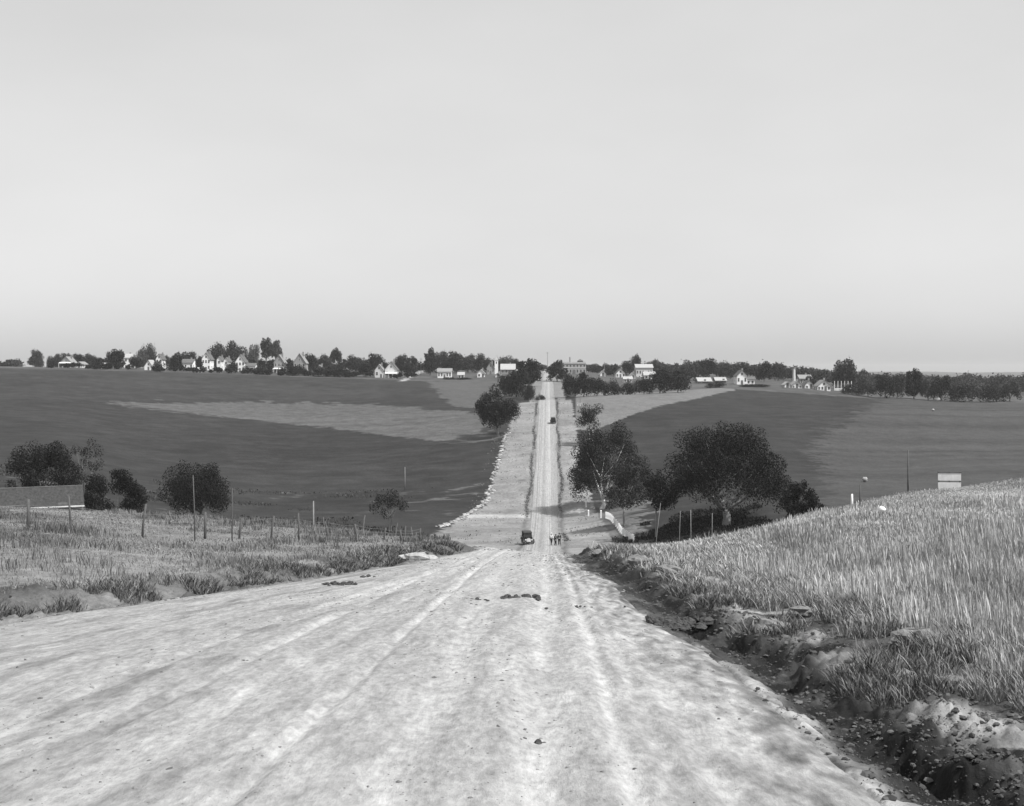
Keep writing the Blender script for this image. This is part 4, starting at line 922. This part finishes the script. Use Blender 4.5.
fence('wire_fence', 'sagging wire fence on weathered posts along the left grass brow', [(-20, 52, 492), (28, 53, 499), (71, D0, 496), (142, 56, 504), (205, 58, 512), (239, 60, 518), (271, 62, 516), (299, 62, 513), (328, 64, 521), (357, 64, 524), (384, 65, 528), (401, 65, 531), (420, 66, 533)], .065, (.35, .65, .9))
fence('wire_fence', 'second fence of thin stakes farther down behind the left brow', [(326, 104, 517), (360, 112, 515), (392, 118, 523), (404, 121, 526), (416, 124, 527)], .07, (.5, .85))
def stake(label, px, D, top, r=.05, mat='wood', lean=0.0, name='stake'):
    p = at(px, D, .0); h = (HR - top) / F * D - p[2]
    o = MB().tube([(0,0,-.3), (lean*.3*h, 0, h*.45), (lean*h, 0, h)], [r, r*.9, r*.7], 8).build(name, M[mat], None, True); o.location = p
    return tag(o, label, 'pole' if name == 'pole' else 'stake')
stake('tall thin crooked pole in front of the dark round tree', 195, 56, 475, .033, 'wood', -.03, 'pole')
stake('thin straight pole right of the dark round tree', 232, 58, 488, .032, 'wood', .01, 'pole')
stake('pale stake standing against the stream bed in the left field', 313.5, 118, 501, .09, 'wood_pale')
stake('pale marker post far out in the left field', 405, 262, 467, .1, 'wood_pale')
fence('pole_fence', 'row of tall thin pale poles in front of the big tree shadow', [(655, 128, 503), (679, 132, 511), (691, 135, 510), (712, 138, 513)], .036, (.5, .9), 'wood_pale')
stake('tallest dark pole on the right-hand grass crest', 908, 104, 450, .085, 'wood', 0, 'pole')
stake('dark post left of the tallest pole on the right crest', 860, 82, 484, .06, 'wood', .01)
stake('short white post poking over the right grass crest', 852, 96, 494, .11, 'white')
stake('short dark post beside the right ditch near the car on the hill', 560.5, 372, 417.5, .22, 'bark')
for lab, px, row, lo, hi, h, nm in (('pale marker post under the leaning tree, farthest of three', 586, 507, 200, 250, 1.5, 'marker_post'), ('short white marker post left of the guard rail, nearest the road', 588.5, 516, 185, 230, 1.0, 'marker_post'), ('pale marker post touching the top of the white guard rail', 601, 518, 185, 225, 1.3, 'marker_post')):
    D = find_D(px, row, lo, hi); p = at(px, D); o = MB().box(-.13, .13, -.13, .13, -.3, h).add([(-.16,-.16,h),(.16,-.16,h),(.16,.16,h),(-.16,.16,h),(0,0,h+.16)], [(0,1,4),(1,2,4),(2,3,4),(3,0,4),(3,2,1,0)]).build(nm, M['white']); o.location = p
    tag(o, lab, 'post')

# white guard rail down to the valley crossing
t = None; prev = None
pts = [(606, 515.5), (608, 518), (610.5, 521.5), (613, 525), (616, 529), (619, 533), (621.5, 536.5), (624.5, 539.5), (627.5, 542), (630.5, 544), (633.5, 545.5)]
GP = []
for px, row in pts:
    D = np.interp(row, [515, 546], [206, 166]); GP.append(np.array(at(px, D)))
fine_ = []
for a, b in zip(GP[:-1], GP[1:]): fine_ += [a, a * .5 + b * .5]
fine_.append(GP[-1])
t = thing('guard_rail', 'white guard rail curving down beside the road under the trees', 'guard rail', tuple(GP[0]))
fine_ = [np.array((q[0], q[1], gz(q[0], q[1]))) - GP[0] for q in fine_]
pm = MB().box(-.10, .10, -.10, .10, -.4, 1.15).mesh('post', M['whitewash'])
for q in fine_: link('post', pm, t, tuple(q))
for zz in (.78,):
    rbm = MB()
    for a, b in zip(fine_[:-1], fine_[1:]):
        d = (b - a); d[2] = 0; d /= np.linalg.norm(d); n_ = np.array([d[1], -d[0], 0]) * .16 ; o1 = np.array([0, 0, zz]); e = np.array([0, 0, .05])
        A0, B0 = a + o1 - n_, b + o1 - n_; A1, B1 = a + o1 - n_ * 1.3, b + o1 - n_ * 1.3
        rbm.hull4([A0 - e, B0 - e, B1 - e, A1 - e], [A0 + e, B0 + e, B1 + e, A1 + e])
    rbm.build('rail', M['whitewash'], t)
# short white rail near the top of the far hill
D = find_D(581, 406, 380, 418); p = at(582.5, D); t = thing('guard_rail', 'short bright white rail above the small twin-trunked tree', 'guard rail', p)
for k in range(4): MB().box(-1.6 + .5*k - .1, -1.6 + .5*k + .1, 1.2*(3-k)*.6-.1, 1.2*(3-k)*.6+.1, -.5, 1.0).build('post', M['white'], t)
MB().hull4([(-1.8, 2.2, .5), (0, -.1, .5), (0, -.22, .5), (-1.8, 2.08, .5)], [(-1.8, 2.2, .95), (0, -.1, .95), (0, -.22, .95), (-1.8, 2.08, .95)]).build('rail', M['white'], t)
stake('thin leaning pole standing at the short white rail', 580, D + 6, 389, .09, 'wood_pale', .08, 'pole')
# hoarding on the right crest
D = 107; p = at(949.5, D); t = thing('hoarding', 'pale boarded hoarding on posts at the right grass crest', 'hoarding', p, math.radians(-8))
z1 = (HR - 472.5) / F * D - p[2]; z0 = (HR - 487.5) / F * D - p[2]; W = 22 * S(D)
pn = MB(); hh = (z1 - z0)
pn.box(-W/2, W/2, -.03, .03, z0 + hh*.46, z1 - .06).build('panel', M['offwhite'], t)
MB().box(-W/2, W/2, -.03, .03, z0 - .1, z0 + hh*.34).build('panel', M['offwhite'], t)
for x in (-W/2+.08, 0, W/2-.08): MB().box(x-.05, x+.05, .032, .13, -.4, z1).build('post', M['wood'], t)
MB().box(-W/2-.05, W/2+.05, -.08, .14, z1+.002, z1+.08).build('cap_rail', M['wood'], t)
for k, (px, row, lo, hi, r, lab) in enumerate(((882, 521, 50, 90, .20, 'round pale stone lying in the dry grass of the right slope'), (865, 482, 200, 300, .55, 'small pale boulder in the dark field beyond the right crest'), (938, 401, 380, 470, .8, 'white marker stone at the field edge below the broad dark tree'), (933, 411, 330, 430, .42, 'grey boulder alone in the right-hand field'))):
    D = find_D(px, row, lo, hi); p = at(px, D); o = MB().rock((0, 0, r * .9), (r, r, r * 1.3), 300 + k).build('boulder', M['white' if k in (0, 2) else 'stone'], None, True); o.location = p
    if k == 0: o.location.z += .45
    tag(o, lab, 'boulder')

# ------------------------------------------------------------------ spoil, stones and clods by the road
def rocks(label, name, cat, px, D, spec, mat, onroad=True):
    X = (px - CX) / F * D; z = float(road_z(np.array([X]), np.array([float(D)]))[0]) if onroad else gz(X, D)
    mb = MB()
    for k, (dx, dy, rx, ry, rz_) in enumerate(spec): mb.rock((dx, dy, rz_ * .25), (rx, ry, rz_), int(px * 7 + k * 13 + D))
    o = mb.build(name, M[mat]); o.location = (X, D, z + (0 if onroad else .07)); return tag(o, label, cat)
def heap(n, L, W, r, seed):
    q = random.Random(seed); return [(q.gauss(0, L/2.4), q.gauss(0, W/2.4), r*q.uniform(.3, 1), r*q.uniform(.3, 1), r*q.uniform(.3, .8)) for _ in range(n)]
PD = lambda row: 3450.0 / (row - 490)
rocks('dark heap of dung clods on the left part of the road', 'dung_heap', 'dung', 337, PD(587), heap(15, .7, .5, .13, 1), 'clod')
rocks('small dark clod patch just right of the dung heap, toward the crest', 'dung_heap', 'dung', 364, PD(579), heap(9, .35, .25, .09, 2), 'clod')
rocks('dark ragged clods in the middle of the road', 'dung_heap', 'dung', 515, PD(600), heap(24, .75, .3, .11, 3), 'clod')
rocks('flat dark smear of soil left of the mid-road clods', 'dung_heap', 'dung', 480, PD(602), heap(10, .3, .2, .06, 4), 'clod')
rocks('scatter of small dark clods right of the wheel tracks', 'clod', 'clod', 575, PD(608), heap(9, 1.5, .6, .055, 5), 'clod')
rocks('dark crumbled soil where the right ditch touches the road', 'soil_heap', 'soil heap', 676, PD(622), heap(60, .6, .6, .2, 6), 'clod')
rocks('tiny dark pebble alone in the middle of the near road', 'pebble', 'pebble', 538, PD(742), [(0, 0, .045, .04, .06)], 'clod')
rocks('bright pale stone slab at the left road edge by the crest', 'stone_slab', 'stone slab', 417, 49.0, [(0, 0, .66, .3, .36), (-.4, .1, .4, .25, .30), (.5, .05, .35, .2, .24)], 'stone', False)
for k, (px, row, r, lab) in enumerate(((520+80, 556, .38, 'pale stone nearest the crest on the right ditch edge'), (640, 572, .42, 'pale stone below the weeds on the right bank, second from the crest'), (668, 583, .35, 'pale flat stone on the right bank beyond the dark soil heap'), (770, 634, .34, 'pale clay lump on the bank where the ditch bends'), (802, 622, .30, 'pale lump at the foot of the tall grass above the bend of the ditch'), (915, 662, .42, 'largest pale clay lump on the right bank above its dark hollow'), (860, 640, .26, 'small pale lump left of the largest clay lump'))):
    D = PD(row); o = rocks(lab, 'clay_lump', 'clay lump', px, D, [(0, 0, r, r*.6, r*.7), (r*.8, .1, r*.6, r*.5, r*.4), (-r*.7, -.05, r*.5, r*.4, r*.35)], 'clay', False)

# ------------------------------------------------------------------ cars
def wheel(t, x, y, r, body_m):
    s = 1 if x > 0 else -1
    wb = bpy.data.objects.new('wheel', None); COL.objects.link(wb); wb.parent = t; wb.location = (x, y, r)
    n = 20; ty = MB(); tt = .055
    ty.lathe_x(0, 0, 0, [(r-.10, -tt), (r-.03, -tt-.015), (r, -.02), (r, .02), (r-.03, tt+.015), (r-.10, tt), (r-.10, -tt)], n).build('tyre', M['rubber'], wb, True)
    rm = MB(); rm.lathe_x(0, 0, 0, [(r-.14, -.04), (r-.095, -.045), (r-.095, .045), (r-.14, .04), (r-.14, -.04)], n)
    rm.lathe_x(0, 0, 0, [(.0, -.07), (.07, -.07), (.07, .07), (.0, .07)], 10)
    for k in range(10):
        a = 2 * math.pi * k / 10; rm.tube([(0, .05*math.cos(a), .05*math.sin(a)), (0, (r-.11)*math.cos(a), (r-.11)*math.sin(a))], .02, 5)
    rm.build('rim', M[body_m], wb)
def make_car(label, loc, rz, paint='black', rad_m='nickel', top='canvas', closed=False, group=None, pitch=0.0):
    """1920s car, front towards -Y, ground at z=0"""
    t = thing('motor_car', label, 'car', loc, rz, group); t.rotation_euler = (pitch, 0, rz)
    for x in (-.70, .70):
        for y in (-1.28, 1.25): wheel(t, x, y, .38, paint)
    b = MB()
    b.box(-.36, .36, -1.75, 1.75, .40, .52)                                   # frame
    b.hull4([(-.66, -.42, .5), (.66, -.42, .5), (.70, 1.45, .5), (-.70, 1.45, .5)], [(-.66, -.42, 1.12), (.66, -.42, 1.12), (.72, 1.55, 1.16), (-.72, 1.55, 1.16)])
    b.tube([(-.7, -1.28, .38), (.7, -1.28, .38)], .035, 6); b.tube([(-.7, 1.25, .38), (.7, 1.25, .38)], .045, 6)
    b.build('body', M[paint], t)
    h = MB(); prof = lambda y, wd, ht: [(-wd, y, .55), (-wd, y, .55+ht*.62), (-wd*.7, y, .55+ht*.93), (0, y, .55+ht), (wd*.7, y, .55+ht*.93), (wd, y, .55+ht*.62), (wd, y, .55)]
    A, B = prof(-1.55, .29, .52), prof(-.42, .46, .60); h.add(A + B, [(i, i+1, i+8, i+7) for i in range(6)] + [(6, 5, 4, 3, 2, 1, 0), (7, 8, 9, 10, 11, 12, 13)]); h.build('hood', M[paint], t)
    r_ = MB(); A, B = prof(-1.66, .31, .56), prof(-1.553, .31, .56); r_.add(A + B, [(i, i+7, i+8, i+1) for i in range(6)] + [(0, 1, 2, 3, 4, 5, 6), (13, 12, 11, 10, 9, 8, 7)]); ra = r_.build('radiator', M[rad_m], t)
    MB().tube([(0, -1.6, 1.1), (0, -1.6, 1.2)], .04, 8).build('cap', M['nickel'], ra)
    for s in (-1, 1):
        f = MB(); arc = [(-1.28 - .50*math.cos(a), .40 + .50*math.sin(a)) for a in np.linspace(.1, 2.5, 9)]
        for (y0, z0), (y1, z1) in zip(arc[:-1], arc[1:]):
            f.hull4([(s*.56, y0, z0), (s*.88, y0, z0), (s*.88, y1, z1), (s*.56, y1, z1)], [(s*.56, y0, z0+.03), (s*.88, y0, z0+.03), (s*.88, y1, z1+.03), (s*.56, y1, z1+.03)])
        f.build('front_fender', M[paint], t)
        f = MB(); arc = [(1.25 - .50*math.cos(a), .40 + .50*math.sin(a)) for a in np.linspace(.3, 2.9, 9)]
        for (y0, z0), (y1, z1) in zip(arc[:-1], arc[1:]):
            f.hull4([(s*.725, y0, z0), (s*.88, y0, z0), (s*.88, y1, z1), (s*.725, y1, z1)], [(s*.725, y0, z0+.03), (s*.88, y0, z0+.03), (s*.88, y1, z1+.03), (s*.725, y1, z1+.03)])
        f.build('rear_fender', M[paint], t)
        MB().box(min(s*.66, s*.88), max(s*.66, s*.88), -.83, .74, .36, .40).build('running_board', M[paint], t)
        hl = MB().lathe_y(s*.46, -1.62, .88, [(.02, .12), (.11, .08), (.13, -.03), (.135, -.06)], 14).build('headlight', M[paint], t, True)
        MB().lathe_y(s*.46, -1.62, .88, [(.125, -.055), (.09, -.075), (.0, -.085)], 14).build('lens', M['lens'], hl)
        MB().box(min(s*.67, s*.715), max(s*.67, s*.715), .02, .72, .62, 1.08).build('door', M[paint], t)
    ws = MB(); ws.tube([(-.62, -.40, 1.1), (-.6, -.30, 1.78)], .022, 6).tube([(.62, -.40, 1.1), (.6, -.30, 1.78)], .022, 6).tube([(-.6, -.30, 1.78), (.6, -.30, 1.78)], .022, 6).tube([(-.61, -.35, 1.44), (.61, -.35, 1.44)], .012, 6)
    wso = ws.build('windshield', M[paint], t)
    MB().hull4([(-.6, -.405, 1.13), (.6, -.405, 1.13), (.6, -.395, 1.13), (-.6, -.395, 1.13)], [(-.59, -.31, 1.76), (.59, -.31, 1.76), (.59, -.30, 1.76), (-.59, -.30, 1.76)]).build('glass', M['glass'], wso)
    tp = MB(); tp.hull4([(-.68, -.52, 1.80), (.68, -.52, 1.80), (.70, 1.55, 1.76), (-.70, 1.55, 1.76)], [(-.60, -.42, 1.90), (.60, -.42, 1.90), (.62, 1.48, 1.88), (-.62, 1.48, 1.88)])
    tp.hull4([(-.68, 1.50, 1.165), (.68, 1.50, 1.165), (.68, 1.56, 1.165), (-.68, 1.56, 1.165)], [(-.68, 1.48, 1.758), (.68, 1.48, 1.758), (.68, 1.54, 1.758), (-.68, 1.54, 1.758)])
    if closed:
        for s in (-1, 1): tp.hull4([(s*.69, -.4, 1.125), (s*.66, -.4, 1.125), (s*.67, 1.5, 1.165), (s*.70, 1.5, 1.165)], [(s*.67, -.3, 1.80), (s*.64, -.3, 1.80), (s*.65, 1.5, 1.758), (s*.68, 1.5, 1.758)])
    else:
        for s in (-1, 1):
            for y in (.45, 1.0): tp.tube([(s*.68, y, 1.12), (s*.66, y, 1.80)], .018, 5)
    tp.build('top', M[top], t)
    if not closed:
        for y in (.05, .95):
            MB().box(-.58, .58, y, y+.45, 1.0, 1.13).build('seat', M['cloth_dark'], t); MB().box(-.58, .58, y+.38, y+.5, 1.132, 1.42).build('seat_back', M['cloth_dark'], t)
    else: MB().box(-.35, .35, 1.562, 1.575, 1.42, 1.66).build('rear_window', M['glass'], t)
    MB().box(-.2, .2, -1.72, -1.70, .62, .72).build('number_plate', M['trim'], t)
    return t
def road_at(px, D):
    X = (px - CX) / F * D; return (X, D, float(road_z(np.array([X]), np.array([float(D)]))[0]))
dC = find_D(527.5, 545.5, 158, 190)
p = at(527.5, dC); make_car('dark open touring car with pale radiator parked at the left of the valley road', (p[0], p[1], max(p[2], road_at(527.5, dC)[2] - .05)), math.radians(6), rad_m='pale_paint')
dH = find_D(553, 424, 340, 400); p = road_at(553, dH); make_car('black closed car driving up the far hill on the right of the road', p, math.pi, closed=True, top='black', pitch=-.08)
dT = 640; p = road_at(545.5, dT); make_car('tiny pale car at the very top of the far road', p, 0, paint='pale_paint', top='pale_paint', closed=True)

# ------------------------------------------------------------------ people beside the road
def skinned(name, verts, edges, radii, mat, parent, sub=2):
    me = bpy.data.meshes.new(name); me.from_pydata(verts, edges, []); me.materials.append(M[mat])
    o = link(name, me, parent); o.modifiers.new('skin', 'SKIN').use_smooth_shade = True
    for i, r in enumerate(radii): me.skin_vertices[0].data[i].radius = r if isinstance(r, tuple) else (r, r)
    me.skin_vertices[0].data[0].use_root = True
    s = o.modifiers.new('sub', 'SUBSURF'); s.levels = sub; s.render_levels = sub
    return o
def person(label, loc, rz, pose, shirt, trousers, hat):
    t = thing('person', label, 'person', loc, rz)
    J = pose; v = []; e = []; r = []
    def add(p, rad, par=None):
        v.append(tuple(p)); r.append(rad)
        if par is not None: e.append((par, len(v) - 1))
        return len(v) - 1
    pel = add(J['pelvis'], (.15, .11)); ch = add(J['chest'], (.18, .12), pel); nk = add(J['neck'], .06, ch); hd = add(J['chin'], (.075, .085), nk); ht_ = add(J['head'], (.085, .105), hd); add(J['crown'], (.06, .075), ht_)
    nose = np.array(J['chin']) * .55 + np.array(J['head']) * .45 + np.array([0, -.11, 0]); add(nose, .014, hd)
    for s in ('l', 'r'):
        sh = add(J['sh' + s], .06, ch); el = add(J['el' + s], .045, sh); wr = add(J['wr' + s], .032, el)
        d = np.array(J['wr' + s]) - np.array(J['el' + s]); d = d / np.linalg.norm(d); pm_ = np.array(J['wr' + s]) + d * .08; pa = add(pm_, (.04, .022), wr)
        sd = np.cross(d, (1, 0, 0)); sd = sd / (np.linalg.norm(sd) + 1e-6)
        for k in range(4):
            q0 = pm_ + sd * (k - 1.5) * .021 + d * .045; f1 = add(q0, .009, pa); add(q0 + d * (.04 - .006 * abs(k - 1.5)) + np.array([0, -.012, 0]), .008, f1)
        tq = np.array(J['wr' + s]) + d * .045 + sd * .045; t1 = add(tq, .010, pa); add(tq + d * .03 + sd * .008, .008, t1)
        hp = add(J['hp' + s], .10, pel); kn = add(J['kn' + s], .062, hp); an = add(J['an' + s], .045, kn); add(np.array(J['an' + s]) + np.array([0, -.16, -.045]), (.04, .03), an)
    skinned('body', v, e, r, 'skin', t)
    # clothes: shells a little wider than the body
    v, e, r = [], [], []
    c0 = add(J['pelvis'], (.19, .14)); c1 = add(J['chest'], (.225, .15), c0); add(np.array(J['chest']) * .3 + np.array(J['neck']) * .7, (.09, .08), c1)
    for s in ('l', 'r'):
        a = add(J['sh' + s], .085, c1); b = add(J['el' + s], .066, a); add(np.array(J['el' + s]) * .12 + np.array(J['wr' + s]) * .88, .05, b)
    skinned('jacket', v, e, r, shirt, t)
    v, e, r = [], [], []
    c0 = add(np.array(J['pelvis']) + np.array([0, 0, .02]), (.185, .135))
    for s in ('l', 'r'):
        a = add(J['hp' + s], .125, c0); b = add(J['kn' + s], .088, a); add(np.array(J['kn' + s]) * .08 + np.array(J['an' + s]) * .92, .072, b)
    skinned('trousers', v, e, r, trousers, t)
    for s in ('l', 'r'):
        a = np.array(J['an' + s]); MB().hull4([a + (-.05, -.22, -.07), a + (.05, -.22, -.07), a + (.05, .07, -.07), a + (-.05, .07, -.07)], [a + (-.035, -.19, -.02), a + (.035, -.19, -.02), a + (.045, .06, .06), a + (-.045, .06, .06)]).build('shoe', M['cloth_dark'], t)
    hc = np.array(J['head']) + np.array([0, 0, .05]); hb = MB()
    n = 14
    for (ra, za), (rb_, zb) in (((.19, .0), (.105, .015)), ((.105, .015), (.10, .10)), ((.10, .10), (.001, .13))):
        hb.add([(hc[0] + ra*math.cos(2*math.pi*k/n), hc[1] + ra*math.sin(2*math.pi*k/n), hc[2] + za) for k in range(n)] + [(hc[0] + rb_*math.cos(2*math.pi*k/n), hc[1] + rb_*math.sin(2*math.pi*k/n), hc[2] + zb) for k in range(n)], [(k, (k+1) % n, n + (k+1) % n, n + k) for k in range(n)])
    hb.build('hat', M[hat], t, True)
    return t
STAND = dict(pelvis=(0,0,.95), chest=(0,0,1.30), neck=(0,0,1.48), chin=(0,-.03,1.55), head=(0,-.01,1.65), crown=(0,0,1.73), shl=(-.2,0,1.42), ell=(-.26,.02,1.13), wrl=(-.25,-.08,.89), shr=(.2,0,1.42), elr=(.26,.02,1.13), wrr=(.25,-.08,.89), hpl=(-.1,0,.9), knl=(-.11,-.02,.49), anl=(-.12,.03,.08), hpr=(.1,0,.9), knr=(.11,-.02,.49), anr=(.12,.03,.08))
WALK = dict(STAND, knl=(-.11,-.2,.5), anl=(-.11,-.26,.09), knr=(.11,.08,.5), anr=(.11,.30,.13), ell=(-.26,.12,1.14), wrl=(-.25,.10,.9), elr=(.27,-.06,1.14), wrr=(.25,-.22,.95))
BEND = dict(STAND, pelvis=(0,.12,.93), chest=(-.12,-.10,1.22), neck=(-.17,-.22,1.36), chin=(-.19,-.29,1.40), head=(-.2,-.3,1.50), crown=(-.2,-.31,1.58), shl=(-.32,-.12,1.32), ell=(-.42,-.3,1.08), wrl=(-.36,-.44,.88), shr=(.08,-.12,1.32), elr=(.12,-.32,1.06), wrr=(.0,-.46,.88), hpl=(-.1,.1,.9), hpr=(.1,.1,.9), knl=(-.12,-.04,.48), knr=(.12,.06,.48))
dP = find_D(551, 546.5, 156, 185)
for px, D, pose, sh, tr_, hat, rz, lab in ((551.3, dP, WALK, 'cloth_pale', 'cloth_dark', 'cloth_pale', .3, 'person in a pale shirt and pale hat walking on the valley road'), (555.6, dP - 1.5, BEND, 'cloth_dark', 'cloth_dark', 'cloth_dark', .6, 'person in dark clothes leaning over between two others at the valley road'), (559.3, dP - 1, STAND, 'cloth_dark', 'cloth_dark', 'cloth_dark', -.2, 'person in dark clothes standing upright at the right road edge in the valley')):
    p = road_at(px, D)
    person(lab, p, rz, pose, sh, tr_, hat)

# utility poles of the town
for px, D, top, lab in ((547.5, 700, 352, 'thin utility pole at the top of the far road'), (604.5, 650, 362, 'thin pale flagpole among the trees right of the school'), (421, 640, 358, 'thin utility pole beside the climbing lane')):
    p = at(px, D); h = (HR - top) / F * D - p[2]; t = thing('utility_pole', lab, 'pole', p)
    MB().tube([(0,0,-.5), (0,0,h)], [.16, .11], 8).build('shaft', M['wood_pale'], t)
    MB().box(-.9, .9, -.06, .06, h-.7, h-.55).build('crossarm', M['wood_pale'], t)

# every label once
seen = {}
for o in sc.objects:
    if 'label' in o and o.parent is None:
        if o['label'] in seen: print('DUPLICATE LABEL', o.name, o['label'])
        seen[o['label']] = 1
        n_ = len(o['label'].split())
        if n_ > 16 or n_ < 4: raise SystemExit('LABEL LENGTH %d %s' % (n_, o['label']))
